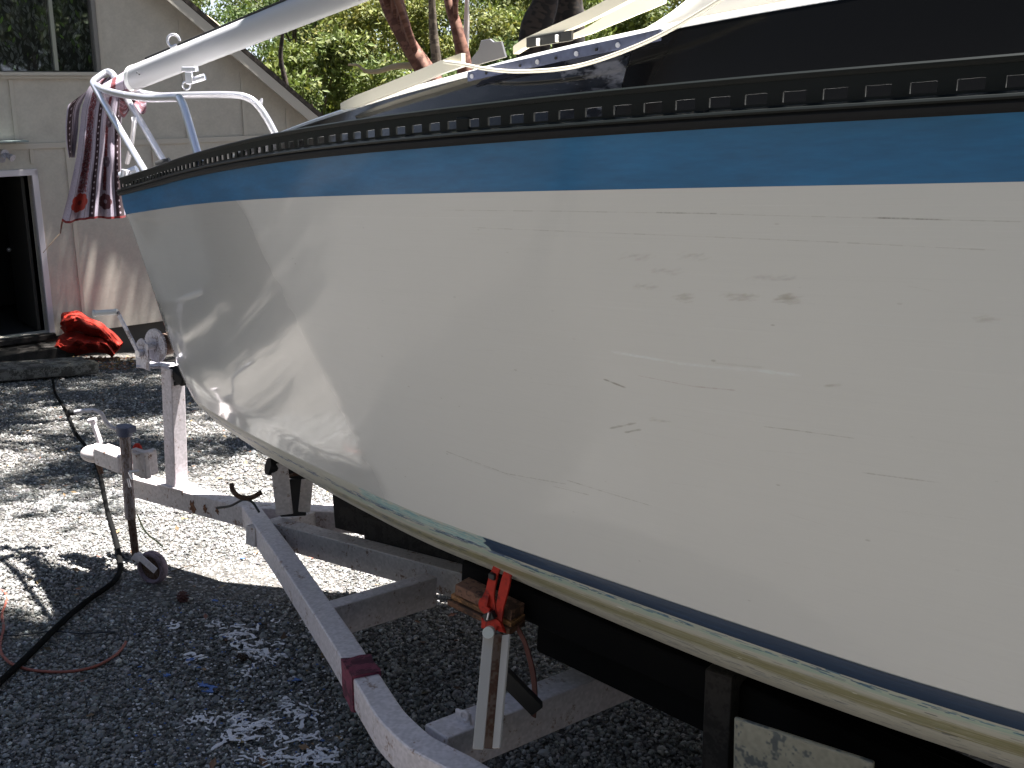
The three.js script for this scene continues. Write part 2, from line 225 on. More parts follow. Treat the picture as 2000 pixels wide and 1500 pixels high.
// long weathered slab in front of the doorway
{
  const a = atGround(-60, 735, 0.1), b = atGround(188, 716, 0.1); const m = mat({ map: grime([120, 116, 108], [70, 66, 60], 0.5, 2, 91), roughness: 0.95 });
  const t = thing('plank_step', 'weathered grey slab step lying in front of the doorway', 'step', a.clone().add(b).multiplyScalar(0.5));
  const A = a.clone().sub(t.position), B = b.clone().sub(t.position);
  const mk = (off, w, hh, e) => { const n = V3(0.629, 0, 0.777).multiplyScalar(off); const g = beam(A.clone().add(n), B.clone().add(n).addScaledVector(B.clone().sub(A).normalize(), e), hh, w, 0.02); const p = g.attributes.position; for (let i = 0; i < p.count; i++) p.setY(i, p.getY(i) + 0.02 * (noise(p.getX(i) * 3 + 9, p.getZ(i) * 4, 12) - 0.5)); g.computeVertexNormals(); return g; };
  part('slab', mk(0, 0.2, 0.13, 0), m, t); part('slab', mk(-0.23, 0.22, 0.12, -0.05), m, t);
  // dry leaves collected at the end of the step
  const lg = leafGeo(1, 0.05), r = rng(17);
  const dl = scatter('dry_leaves', lg, mat({ color: 0xffffff, roughness: 0.9, side: THREE.DoubleSide }), 260, () => { const px = lerp(120, 262, r()), py = lerp(695, 722, r()); const p = atGround(px, py, 0.012 + 0.05 * r() * r()); const s = lerp(0.6, 1.4, r()); return { pos: p, rot: [r() - 0.5, r() * 6, r() - 0.5], scale: V3(s, s, s) }; }, scene, c => { const k = lerp(0.1, 0.4, r()); return c.setRGB(k, k * lerp(0.4, 0.7, r()), k * 0.3); });
  tag(dl, 'dry brown leaves piled at the end of the slab step', 'leaves', null, 'stuff');
}
function leafGeo(n, L, seed = 1, spread = 1.5) { // a twig's leaves, each a folded diamond
  const r = rng(seed), pos = [], nm = [];
  for (let i = 0; i < n; i++) { const o = n > 1 ? V3((r() - 0.5), (r() - 0.5), (r() - 0.5)).multiplyScalar(L * spread * 1.6) : V3(0, 0, 0); const e = new THREE.Euler(r() * 6.3, r() * 6.3, r() * 6.3), s = L * lerp(0.7, 1.25, r()); const q = p => p.multiplyScalar(s).applyEuler(n > 1 ? e : new THREE.Euler()).add(o); const a = q(V3(-0.5, 0, 0)), b = q(V3(0, 0.06, 0.24)), c = q(V3(0.5, 0.03, 0)), d = q(V3(0, 0.06, -0.24)), m = q(V3(0, 0, 0)); for (const t of [[a, b, m], [b, c, m], [c, d, m], [d, a, m]]) for (const v of t) pos.push(v.x, v.y, v.z); }
  const g = new THREE.BufferGeometry(); g.setAttribute('position', new THREE.Float32BufferAttribute(pos, 3)); g.computeVertexNormals(); return g;
}

/* ------------------------------------------------------------------ trees */
const leafKinds = [0, 1, 2].map(k => leafGeo(9, 0.10, 40 + k, 1.7));
const needleKinds = [0, 1].map(k => { const r = rng(60 + k), pos = []; for (let i = 0; i < 16; i++) { const o = V3((r() - 0.5) * 0.5, (r() - 0.5) * 0.12, (r() - 0.5) * 0.3), d = V3(r() - 0.5, -0.3 * r(), r() - 0.5).normalize().multiplyScalar(0.16), s = V3(-d.z, 0.02, d.x).normalize().multiplyScalar(0.016); for (const v of [o.clone().sub(s), o.clone().add(s), o.clone().add(d)]) pos.push(v.x, v.y, v.z); } const g = new THREE.BufferGeometry(); g.setAttribute('position', new THREE.Float32BufferAttribute(pos, 3)); g.computeVertexNormals(); return g; });
M.leaf = mat({ color: 0xffffff, roughness: 0.75, side: THREE.DoubleSide, transmission: 0.42, thickness: 0, specularIntensity: 0.5 });
function barkTex(a, b, seed) { return dataTex(256, 512, (u, v) => { const n = tileNoise(u, v, 12, seed) * 0.5 + tileNoise(u, v * 0.3 % 1, 40, seed + 1) * 0.5, k = smooth(0.4, 0.6, n); return a.map((c, i) => lerp(c, b[i], k)); }); }
M.madrone = mat({ map: barkTex([92, 56, 44], [122, 84, 68], 5), roughness: 0.7 });
M.firBark = mat({ map: barkTex([30, 25, 23], [58, 48, 42], 8), roughness: 0.95 });
M.greyBark = mat({ map: barkTex([70, 60, 50], [104, 92, 78], 9), roughness: 0.9 });
function limb(pts, r0, r1, seg = 14, rad = 9, seed = 1) { // tapered round limb along points
  const c = new THREE.CatmullRomCurve3(pts), P = c.getPoints(seg); return sweep(P, [t => { const r = lerp(r0, r1, Math.pow(t, 0.8)), o = []; for (let k = 0; k < rad; k++) { const a = k / rad * Math.PI * 2, f = r * (1 + 0.16 * (noise(k * 1.7, t * 9, seed) - 0.5)); o.push([Math.cos(a) * f, Math.sin(a) * f]); } return o; }], Math.abs(P[P.length - 1].y - P[0].y) > P[0].distanceTo(P[P.length - 1]) * 0.7 ? V3(0, 0, 1) : V3(0, 1, 0), 1.2);
}
function tree(name, label, o) {
  const base = V3(o.x, groundY(o.x, o.z), o.z), t = thing(name, label, 'tree', base, 0, o.group), r = rng(o.seed ?? 1), C = o.crown;
  const top = C ? V3(C[0] - base.x, C[1] - base.y, C[2] - base.z) : null;
  const tp = (o.trunk ?? [V3(0, -0.2, 0), top.clone().multiplyScalar(0.5).add(V3(r() - 0.5, 0, 0).multiplyScalar(0.4)), top.clone().add(V3(0, C[4] * 0.6, 0))]).map(p => p.isVector3 ? p.clone() : V3(...p));
  const tr = part('trunk', limb(tp, o.r, o.r * 0.3, 18, 12, o.seed), o.bark, t);
  if (C) {
    const clumps = []; for (let i = 0; i < o.clumps; i++) { let d; do { d = V3(r() * 2 - 1, r() * 2 - 1, r() * 2 - 1); } while (d.lengthSq() > 1); clumps.push({ p: V3(top.x + d.x * C[3], top.y + d.y * C[4], top.z + d.z * C[5]), s: lerp(0.45, 1, r()) * o.clump }); }
    const cv = new THREE.CatmullRomCurve3(tp);
    part('limb', clumps.slice(0, 14).map((c, i) => { const a = cv.getPoint(lerp(0.45, 0.95, r())); const m = a.clone().lerp(c.p, 0.55); m.y += (r() - 0.3) * 0.4; return limb([a, m, c.p], o.r * 0.28, 0.012, 7, 6, i); }), o.bark, tr);
    const c = new THREE.Color(), geo = (o.needles ? needleKinds : leafKinds)[Math.floor(r() * (o.needles ? 2 : 3))];
    const cr = scatter('crown', geo, M.leaf, o.leaves, () => { const k = clumps[Math.floor(r() * clumps.length)]; let d; do { d = V3(r() * 2 - 1, r() * 2 - 1, r() * 2 - 1); } while (d.lengthSq() > 1); d.multiplyScalar(k.s); d.y *= 0.7; const s = lerp(0.7, 1.5, r()) * (o.size ?? 1); return { pos: k.p.clone().add(d), rot: [r() * 6.3 * (o.needles ? 0.1 : 1), r() * 6.3, r() * 6.3 * (o.needles ? 0.1 : 1)], scale: V3(s, s, s) }; }, t, () => { const k = lerp(0.55, 1.35, r()), y = r(); const g = o.leaf ?? [0.06, 0.11, 0.03]; return c.setRGB(g[0] * k * (1 + 0.5 * y * y), g[1] * k * (1 + 0.15 * y), g[2] * k); });
  }
  return t;
}
// madrones and firs seen over the boat
{
  const dz = (px, py, z, b) => atZ(px, py, z).sub(b);
  const at = (px, z) => { const p = atZ(px, 200, z); return V3(p.x, groundY(p.x, z), z); };
  let b = at(862, -16);
  tree('madrone_tree', 'red barked madrone leaning left above the cream moulding', { x: b.x, z: -16, r: 0.2, seed: 3, bark: M.madrone, trunk: [V3(0, -0.2, 0), dz(868, 210, -16, b), dz(806, 100, -16.1, b), dz(752, 0, -16.3, b), dz(700, -160, -16.6, b)], crown: [-3.2, 7.6, -15.5, 3.4, 1.6, 2.6], clumps: 22, clump: 0.95, leaves: 2600, leaf: [0.07, 0.12, 0.03] });
  b = at(915, -18);
  tree('madrone_tree', 'upright red barked madrone with its sunlit side painted as a pale stem', { x: b.x, z: -18, r: 0.16, seed: 4, bark: M.madrone, trunk: [V3(0, -0.2, 0), dz(908, 140, -18, b), dz(893, 60, -18, b), dz(876, 0, -18.1, b), dz(850, -150, -18.4, b)], crown: [-0.9, 7.8, -18.5, 2.6, 1.6, 2.2], clumps: 16, clump: 0.9, leaves: 1900, leaf: [0.07, 0.12, 0.03] });
  b = at(920, -18.3);
  tree('lit_trunk_side', 'pale stem painted as the sunlit side of the upright madrone', { x: b.x, z: -18.3, r: 0.075, seed: 5, bark: mat({ color: lin(0.62, 0.56, 0.52), roughness: 0.8 }), trunk: [V3(0, -0.2, 0), dz(908, 120, -18.3, b), dz(911, 60, -18.3, b), dz(912, 0, -18.3, b), dz(915, -90, -18.3, b)] });  // pale colour stands for sunlight on the right side of the upright madrone
  b = at(1036, -13);
  tree('fir_tree', 'dark thick fir trunk left of the pair by the cabin', { x: b.x, z: -13, r: 0.24, seed: 6, bark: M.firBark, trunk: [V3(0, -0.2, 0), dz(1046, 60, -13, b), dz(1066, 0, -13, b), dz(1080, -300, -13, b), dz(1085, -1200, -13, b)], crown: [0.0, 9.6, -13.0, 3.8, 2.4, 3.2], clumps: 46, clump: 0.7, leaves: 900, needles: true, size: 1.3, leaf: [0.04, 0.08, 0.03] });
  b = at(1118, -14.5);
  tree('fir_tree', 'dark fir trunk right of the pair behind the cabin roof', { x: b.x, z: -14.5, r: 0.26, seed: 7, bark: M.firBark, trunk: [V3(0, -0.2, 0), dz(1112, 40, -14.5, b), dz(1112, 0, -14.5, b), dz(1100, -400, -14.5, b), dz(1100, -1200, -14.5, b)], crown: [3.4, 9.0, -13.6, 2.6, 3.2, 3.0], clumps: 24, clump: 0.9, leaves: 3000, needles: true, size: 1.3, leaf: [0.04, 0.08, 0.03] });
  b = at(850, -22);
  tree('young_tree', 'slim grey trunk standing between the two madrones', { x: b.x, z: -22, r: 0.13, seed: 8, bark: M.greyBark, trunk: [V3(0, -0.2, 0), dz(852, 120, -22, b), dz(846, 60, -22, b), dz(842, -40, -22, b), dz(838, -160, -22, b)] });
  b = at(556, -21);
  tree('young_tree', 'slim dark sapling right of the house gable', { x: b.x, z: -21, r: 0.07, seed: 18, bark: M.firBark, trunk: [V3(0, -0.2, 0), dz(562, 190, -21, b), dz(548, 110, -21, b), dz(552, 60, -21, b), dz(540, -90, -21, b)] });
  // sunlit bare boughs
  const bough = (pts, z, r0, r1, label) => { const P = pts.map(([x, y]) => atZ(x, y, z)); const o = part('bough', limb(P.map(p => p.clone()), r0, r1, 16, 8, 3), mat({ color: lin(0.42, 0.33, 0.22), roughness: 0.8 }), scene); tag(o, label, 'branch'); };
  bough([[815, 128], [770, 130], [735, 140], [712, 138], [700, 128], [680, 126]], -16.2, 0.05, 0.015, 'pale crooked branch growing left from the leaning madrone');
  bough([[352, 14], [395, 27], [422, 45], [440, 62]], -19, 0.03, 0.02, 'pale curved branch above the roof edge and the mast');
  // leafy trees filling the view behind
  const G = 'leafy trees behind the house and boat';
  const bg = [[-9.4, -27, 2.8], [-7.2, -23.5, 2.2], [-5.6, -30, 3.0], [-4.2, -24, 2.2], [-2.2, -27, 2.6], [-0.3, -24, 2.0], [1.2, -29, 2.8], [2.6, -24, 2.0], [-12, -31, 3.2], [-3.4, -34, 3.4], [3.2, -34, 3.4], [0, -38, 3.8], [-8, -38, 3.8]];
  const lab = ['bushy tree highest behind the gable and mast', 'low leafy tree just past the roof edge', 'dense tree seen between mast and roof edge', 'sunlit leafy tree left of the leaning madrone', 'dense green tree behind the leaning madrone', 'low leafy tree between the madrones', 'tall leafy tree behind the upright madrone', 'leafy tree left of the dark fir trunks', 'far tree at the left behind the house', 'far dense tree closing the view above the cream moulding', 'far dense tree closing the view behind the firs', 'farthest dense tree behind the upright madrone', 'farthest dense tree behind the roof edge'];
  bg.forEach(([x, z, R], i) => tree('leafy_tree', lab[i], { x, z, r: 0.12, seed: 30 + i, bark: M.greyBark, crown: [x, groundY(x, z) + R * 1.35, z, R, R * 1.25, R * 0.8], clumps: 50, clump: R * 0.28, leaves: 5000, size: 1.1, leaf: [[0.11, 0.15, 0.03], [0.15, 0.175, 0.04], [0.075, 0.12, 0.03]][i % 3] }));
  // trees outside the frame whose shade and reflections the photograph shows
  tree('fir_tree', 'tall fir outside the left edge shading the yard', { x: -6.4, z: -8.8, r: 0.3, seed: 91, bark: M.firBark, crown: [-1.7, 9.2, -10.0, 3.4, 1.2, 3.2], clumps: 46, clump: 0.6, leaves: 760, needles: true, size: 1.4, leaf: [0.04, 0.08, 0.03] });
  tree('madrone_tree', 'broad madrone outside the frame shading the foreground', { x: -6.2, z: -0.6, r: 0.24, seed: 92, bark: M.madrone, crown: [0.1, 6.6, -4.35, 0.95, 0.6, 0.85], clumps: 26, clump: 0.5, leaves: 3400, leaf: [0.06, 0.11, 0.03] });
  tree('madrone_tree', 'spreading madrone outside the left edge dappling the driveway', { x: -9.2, z: -3.0, r: 0.22, seed: 93, bark: M.madrone, crown: [-5.4, 7.6, -5.2, 2.5, 1.2, 2.8], clumps: 36, clump: 0.6, leaves: 1500, leaf: [0.06, 0.11, 0.03] });
  tree('fir_tree', 'tall fir outside the left edge shading the house front', { x: -10.2, z: -10.4, r: 0.28, seed: 94, bark: M.firBark, crown: [-6.0, 8.6, -12.4, 3.0, 1.3, 1.7], clumps: 40, clump: 0.6, leaves: 1500, needles: true, size: 1.3, leaf: [0.04, 0.08, 0.03] });
  [[0.9, 2.5, 0.9], [2.4, 2.0, 1.1], [4.0, 1.2, 1.1], [-0.9, 1.7, 1.0], [-2.7, 2.1, 1.1]].forEach(([x, z, R], i) => tree('added_shrub', ['unseen bush added behind the camera to dim the hull', 'bigger bush added behind the camera to darken the lower hull', 'bush added behind the camera nearest the stern to block low sky', 'bush added just behind the camera to its left to block low sky', 'bush added farther left behind the camera to block low sky'][i], { x, z, r: 0.05, seed: 120 + i, bark: M.greyBark, crown: [x, groundY(x, z) + R, z, R, R * 0.95, R * 0.7], clumps: 30, clump: 0.32, leaves: 2200, size: 0.9, leaf: [0.05, 0.09, 0.03] }));  // unseen bushes added to block low sky and darken the lower hull
  const BG = 'trees behind the photographer';
  [[-8, 9, 4.4, 6.5], [-1.5, 12, 4.6, 7.5], [5.5, 11.5, 4.4, 7], [11, 6, 4.2, 6.5], [13, -1, 3.8, 5], [9.5, -7.5, 3.2, 4], [-14, 2, 4.2, 5.5], [-14.5, -6, 4.0, 4.5], [-16.5, -13, 4.2, 4]].forEach(([x, z, R, y], i) => tree('leafy_tree', ['tree behind the camera to the left', 'tree straight behind the camera', 'tree behind the camera to the right', 'tree beside the driveway to the right', 'tree right of the boat', 'tree beyond the stern of the boat', 'tree left of the driveway near the camera', 'tree left of the driveway by the trailer tongue', 'tree left of the house'][i], { x, z, r: 0.22, seed: 60 + i, bark: M.greyBark, crown: [x, groundY(x, z) + y, z, R, R * 1.1, R * 0.9], clumps: 44, clump: R * 0.36, leaves: 3600, size: 2.0, leaf: [0.06, 0.10, 0.035] }));
}

/* ------------------------------------------------------------------ sailboat */
const boat = thing('sailboat', 'white sailboat with a blue sheer stripe resting on its trailer', 'sailboat', ORIGIN, TURN);
const SU = [0, .37, .73, 1.08, 1.44, 1.8, 2.16, 2.53, 2.91, 3.3, 3.69, 4.08, 4.8, 5.6, 6.4, 7.3];
const sheerN = spline(SU, [0, .141, .296, .46, .625, .787, .938, 1.073, 1.184, 1.264, 1.306, 1.312, 1.30, 1.24, 1.14, 1.02]);
const sheerH = spline(SU, [0, .057, .111, .162, .211, .257, .30, .34, .377, .412, .444, .473, .53, .60, .67, .75]);
const waterN = spline([.42, .55, .725, .906, 1.227, 1.543, 1.834, 2.075, 2.49, 2.89, 3.31, 3.68, 3.95, 4.18, 4.8, 5.6, 6.4, 7.3], [0, .085, .175, .255, .388, .508, .612, .695, .832, .93, 1.02, 1.095, 1.145, 1.175, 1.2, 1.17, 1.08, .96]);
const waterH = u => -0.92 + 0.09 * u;
const stemU = spline([-1.16, -1.091, -1.01, -.944, -.867, -.814, -.737, -.645, -.532, -.397, -.285, -.172, -.095, -.037], [1.0, .738, .536, .445, .385, .34, .30, .262, .215, .158, .108, .055, .012, .003]);
const keelH = spline([.3, .6, 1.0, 1.6, 3, 5, 7.3], [-.86, -.98, -1.05, -1.09, -1.05, -.88, -.55]);
const topH = u => sheerH(u) - 0.04;
const END = 7.3, NOSE = 0.024;
function hullPoint(x, v, side = 1, out = 0) { // x 0..1 from stem to transom; v 0 sheer, 1 waterline, 2 keel
  let u0 = 0.2, hAt;
  if (v <= 1) hAt = u => lerp(topH(u), waterH(u), v); else hAt = u => lerp(waterH(u), keelH(u), v - 1);
  for (let i = 0; i < 40; i++) u0 = lerp(u0, stemU(hAt(u0)), 0.5);
  const xi = (END - u0) * x * x * lerp(1, 1, x) , u = u0 + xi, us = xi + (END - u0 > 0 ? (u0) * Math.min(1, xi / 3) : 0), uw = .42 + xi + (u0 - .42) * Math.min(1, xi / 3);
  const nose = NOSE * (1 - Math.exp(-xi / 0.008));
  let n;
  if (v <= 1) n = lerp(sheerN(Math.max(0, us)), Math.max(0, waterN(Math.max(.42, uw))), v); else { const t = v - 1; n = Math.max(0, waterN(Math.max(.42, uw))) * Math.pow(Math.max(0, 1 - Math.pow(t, 1.45 + 0.45 * smooth(1.0, 2.6, u) + 0.55 * smooth(2.6, 3.7, u))), 0.6) * (1 - 0.06 * t); }
  n += nose * (v > 1 ? Math.sqrt(Math.max(0, 1 - (v - 1) ** 2)) : 1);
  if (v <= 1) n += 0.0032 * Math.sin(Math.PI * v) * (fbm(u * 2.6 + v, v * 3.2 - u * 0.6, 5 + side, 3) - 0.5) * smooth(0.1, 0.5, u); // laminate is never quite fair
  return V3(u, YB + hAt(u), side * (n + out));
}
const STRIPE = 0.1;
function strake(v0, v1, nv, uvf, out = 0) { const gs = []; for (const sd of [1, -1]) { const g = gridGeo(220, nv, (i, j) => hullPoint(i, lerp(v0, v1, j), sd, out), (i, j, p) => uvf(p, lerp(v0, v1, j), sd)); if (sd > 0) { const ix = g.index.array; for (let k = 0; k < ix.length; k += 3) { const t = ix[k + 1]; ix[k + 1] = ix[k + 2]; ix[k + 2] = t; } g.computeVertexNormals(); } gs.push(g.toNonIndexed()); } return mergeGeometries(gs); }
const TEXU = 4.6;
{ // topsides: chalky gelcoat with the scuffs and scratches the photograph shows, polished near the bow
  const scuffs = (c, W, H) => {
    const X = u => u / TEXU * W, Y = v => (v - STRIPE) / (1 - STRIPE) * H, r = rng(9);
    const streak = (pts, w, col, a, jit = 0) => { c.strokeStyle = col; c.lineCap = 'round'; for (let k = 0; k < pts.length - 1; k++) { const [u0, v0] = pts[k], [u1, v1] = pts[k + 1], n = 14; for (let i = 0; i < n; i++) { c.globalAlpha = 0.5 * a * (0.25 + 0.75 * r()); c.lineWidth = w * (0.5 + r()); c.beginPath(); c.moveTo(X(lerp(u0, u1, i / n)), Y(lerp(v0, v1, i / n)) + (r() - 0.5) * jit); c.lineTo(X(lerp(u0, u1, (i + 1) / n)), Y(lerp(v0, v1, (i + 1) / n)) + (r() - 0.5) * jit); c.stroke(); } } c.globalAlpha = 1; };
    c.fillStyle = '#cfcecb'; c.fillRect(0, 0, W, H);
    for (let i = 0; i < 5200; i++) { c.globalAlpha = 0.035; c.fillStyle = r() < 0.5 ? '#aaa69d' : '#e4e3e0'; const L = 8 + r() * 90; c.fillRect(r() * W, r() * H, L, 1 + r() * 1.4); } c.globalAlpha = 1;
    for (let i = 0; i < 40; i++) { const v = 0.11 + r() * 0.09, u = r() * 4; streak([[u, v], [u + 0.3 + r() * 0.8, v + 0.003]], 1, r() < 0.5 ? '#aaa69d' : '#f6f5f2', 0.22); }
    const G = '#6f6a60';
    streak([[2.9, .137], [3.27, .14], [3.59, .145], [3.88, .152], [4.11, .158], [4.5, .165]], 1.2, G, 0.5); streak([[3.5, .143], [3.62, .145]], 1.8, '#4a463f', 0.6); streak([[3.9, .152], [4.0, .155]], 1.8, '#4a463f', 0.7);
    streak([[3.0, .175], [3.29, .18], [3.6, .186], [3.84, .192], [4.08, .201]], 1.2, G, 0.5);
    for (const [u, v, du, dv, k, a] of [[3.43, .229, .07, .012, 20, .22], [3.56, .225, .05, .01, 14, .25], [3.5, .256, .06, .012, 16, .22], [3.53, .305, .03, .014, 14, .5], [3.645, .295, .06, .012, 26, .36], [3.74, .295, .035, .014, 26, .55], [3.45, .286, .05, .008, 14, .26], [3.72, .258, .1, .006, 24, .22], [4.06, .311, .01, .006, 6, .45], [3.82, .446, .006, .004, 4, .5], [3.45, .565, .03, .006, 8, .3]]) for (let i = 0; i < k; i++) { const uu = u + (r() - 0.5) * du, vv = v + (r() - 0.5) * dv; streak([[uu, vv], [uu + 0.014 + r() * 0.016, vv - 0.006 * r() - 0.002]], 2.6, '#98938a', a * 0.28, 2.5); }
    streak([[3.36, .425], [3.44, .429], [3.53, .433], [3.68, .430], [3.77, .430]], 6, '#e6eef0', 0.36, 2); streak([[3.6, .424], [3.7, .423]], 4, '#a9a59e', 0.4, 2);
    streak([[3.42, .47], [3.55, .477], [3.64, .474]], 1.6, '#8a6f6d', 0.6); streak([[3.33, .489], [3.38, .5]], 3, G, 0.6); streak([[3.33, .600], [3.40, .577]], 3, G, 0.55, 1); streak([[3.37, .603], [3.41, .59]], 3, G, 0.5, 1); streak([[3.7, .539], [3.77, .537], [3.87, .536]], 1.8, G, 0.55); streak([[3.89, .599], [4.02, .595]], 2, G, 0.5); streak([[3.18, .756], [3.28, .761], [3.42, .767]], 1.8, G, 0.6); streak([[3.13, .782], [3.24, .78]], 2.2, G, 0.6); streak([[2.74, .766], [2.97, .782], [3.17, .767]], 2.4, G, 0.5, 1); streak([[2.8, .775], [3.05, .79]], 1.4, G, 0.35);
    for (let i = 0; i < 60; i++) { const u = 0.4 + r() * 4, v = 0.25 + r() * 0.72; streak([[u, v], [u + 0.02 + r() * 0.18, v + (r() - 0.5) * 0.02]], 1, r() < 0.6 ? G : '#f2efe9', 0.16); }
    for (let i = 0; i < 90; i++) { c.globalAlpha = 0.3 * r(); c.fillStyle = G; c.beginPath(); c.arc(X(r() * 4.5), Y(0.12 + 0.86 * r()), 0.8 + r() * 1.6, 0, 7); c.fill(); } c.globalAlpha = 1;
    streak([[0.08, .2], [0.13, .34], [0.17, .5]], 3, '#6c675e', 0.5, 2);
  };
  const map = canvasTex(2048, 1024, scuffs); map.wrapS = map.wrapT = THREE.ClampToEdgeWrapping; map.flipY = false; map.needsUpdate = true;
  const pol = (u, v) => smooth(0.04, -0.04, u * TEXU - lerp(1.72, 2.40, Math.pow(clamp(v, 0, 1), 0.9)) + 0.03 * (noise(v * 30, 2, 4) - 0.5));
  const gloss = (u, v) => lerp(0.28, 0.6, (1 - smooth(0.45, 0.85, v)) * (1 - smooth(1.7, 2.7, u * TEXU)));
  const rough = dataTex(1024, 512, (u, v) => { const p = pol(u, v), n = noise(u * 190, v * 50, 3) * 0.5 + noise(u * 30, v * 12, 6) * 0.5; const c = lerp(lerp(0.47, 0.26, gloss(u, v) - 0.3) + 0.1 * n, 0.25, p) * 255; return [c, c, c]; }, false);
  rough.wrapS = rough.wrapT = THREE.ClampToEdgeWrapping;
  const coat = dataTex(512, 256, (u, v) => { const c = lerp(gloss(u, v), 1, pol(u, v)) * 255; return [c, c, c]; }, false); coat.wrapS = coat.wrapT = THREE.ClampToEdgeWrapping;
  M.hull = mat({ map, roughnessMap: rough, roughness: 1, clearcoat: 0.9, clearcoatMap: coat, clearcoatRoughness: 0.06 });
  const uvH = (p, v) => [p.x / TEXU, (v - STRIPE) / (1 - STRIPE)];
  part('topsides', strake(STRIPE, 1, 56, uvH), M.hull, boat);
  const blue = dataTex(1024, 128, (u, v) => { const n = noise(u * 40, v * 6, 4) * 0.5 + noise(u * 140, v * 20, 5) * 0.3 + noise(u * 400, v * 60, 6) * 0.2; const k = 0.88 + 0.24 * n; return [22 * k, 98 * k, 146 * k]; }); blue.wrapT = THREE.ClampToEdgeWrapping;
  part('sheer_stripe', strake(0, STRIPE, 5, (p, v) => [p.x / TEXU, v / STRIPE], 0.0004), mat({ map: blue, roughness: 0.42, specularIntensity: 0.5, clearcoat: 0.25, clearcoatRoughness: 0.12 }), boat);
  // bottom paint: scraped, with remains of blue, a teal smear and an olive band painted for the chine reflection
  const bottom = canvasTex(2048, 512, (c, W, H) => {
    const r = rng(21), X = u => u / TEXU * W, Y = d => d / 0.42 * H; // d = depth under the waterline, metres
    c.fillStyle = '#b2b0a5'; c.fillRect(0, 0, W, H);
    for (let i = 0; i < 9000; i++) { c.globalAlpha = 0.14; c.fillStyle = ['#8d9a92', '#e6e3da', '#a9a796', '#7c8088'][i % 4]; c.fillRect(r() * W, r() * H, 4 + r() * 40, 1 + r() * 2); }
    const mess = (u0, u1, d, dd, n, cols, a, len = 0.05) => { for (let i = 0; i < n; i++) { c.globalAlpha = a * (0.3 + r()); c.fillStyle = cols[Math.floor(r() * cols.length)]; const u = lerp(u0, u1, r()), t = d + (r() - 0.5) * dd * (0.4 + r()); c.fillRect(X(u), Y(t), X(len) * (0.2 + r()), 1 + r() * 3); } c.globalAlpha = 1; };
    mess(2.2, 2.9, 0.018, 0.034, 700, ['#7fa3a5', '#8fb2b0', '#6d949c', '#a5bcb8'], 0.6, 0.05);
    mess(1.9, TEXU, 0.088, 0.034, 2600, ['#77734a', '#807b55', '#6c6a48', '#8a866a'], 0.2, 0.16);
    mess(2.0, TEXU, 0.05, 0.018, 700, ['#9fb3a2', '#8fa79b'], 0.35, 0.12);
    mess(0.4, 2.9, 0.035, 0.016, 420, ['#2a3f66', '#39527c', '#1f2f52'], 0.75, 0.045);
    mess(0.4, 2.7, 0.085, 0.03, 260, ['#2a3f66', '#42506a', '#30384c'], 0.6, 0.04);
    mess(1.4, TEXU, 0.13, 0.05, 520, ['#5b5d62', '#454a50', '#6d7780'], 0.55, 0.035);
    mess(0.3, TEXU, 0.1, 0.18, 240, ['#3c3f45', '#f0eee8'], 0.5, 0.03);
    mess(2.9, TEXU, 0.044, 0.01, 260, ['#1d3a5a', '#25557a'], 0.6, 0.03);
    c.globalAlpha = 0.6; c.strokeStyle = '#33383c'; c.lineWidth = 2.4; c.beginPath(); c.moveTo(X(3.25), Y(0.112)); c.bezierCurveTo(X(3.35), Y(0.118), X(3.4), Y(0.11), X(3.5), Y(0.122)); c.stroke(); c.globalAlpha = 1;
  }); bottom.wrapS = bottom.wrapT = THREE.ClampToEdgeWrapping; bottom.flipY = false; bottom.needsUpdate = true;
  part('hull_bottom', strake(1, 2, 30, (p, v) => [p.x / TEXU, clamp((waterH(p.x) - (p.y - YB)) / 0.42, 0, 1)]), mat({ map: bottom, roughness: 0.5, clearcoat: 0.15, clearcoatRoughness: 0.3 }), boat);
  // navy boot stripe, torn off raggedly at its forward end
  const bsPts = (sd) => gridGeo(140, 4, (i, j) => { const u = lerp(2.84, 7.2, i), ragged = i === 0 ? 0.012 * Math.sin(j * 9) + 0.02 * j : 0; const x = Math.sqrt((u + ragged - .42) / (END - .42)); const v = 1 + j * lerp(0.085, 0.088, i); const p = hullPoint(x, v, sd, 0.0022); return p; });
  part('boot_stripe', [1, -1].map(s => { const g = bsPts(s); if (s > 0) { const ix = g.index.array; for (let k = 0; k < ix.length; k += 3) { const t = ix[k + 1]; ix[k + 1] = ix[k + 2]; ix[k + 2] = t; } g.computeVertexNormals(); } return g; }), mat({ map: grime([28, 50, 76], [36, 60, 88], 0.35, 2, 33), roughness: 0.35, clearcoat: 0.4, clearcoatRoughness: 0.2 }), boat);
  // transom
  const tp = []; for (let k = 0; k <= 30; k++) tp.push(hullPoint(1, k / 15, 1)); const tr = new THREE.BufferGeometry(), pos = [], c0 = V3(END, YB + 0.2, 0);
  for (let k = 0; k < 30; k++) for (const s of [1, -1]) { const a = tp[k].clone(), b = tp[k + 1].clone(); a.z *= s; b.z *= s; for (const v of (s > 0 ? [c0, a, b] : [c0, b, a])) pos.push(v.x, v.y, v.z); }
  { const a = tp[0], b = a.clone(); b.z *= -1; for (const v of [c0, b, a]) pos.push(v.x, v.y, v.z); }
  tr.setAttribute('position', new THREE.Float32BufferAttribute(pos, 3)); tr.computeVertexNormals(); part('transom', tr, M.whiteGel, boat);
}
// deck
part('deck', gridGeo(90, 12, (i, j) => { const u = lerp(0.01, END, i * i), n = sheerN(u) - 0.004, t = j * 2 - 1; return V3(u, YB + sheerH(u) - 0.022 + 0.03 * (1 - t * t) * Math.min(1, u), t * Math.max(0.004, n)); }), M.whiteGel, boat);
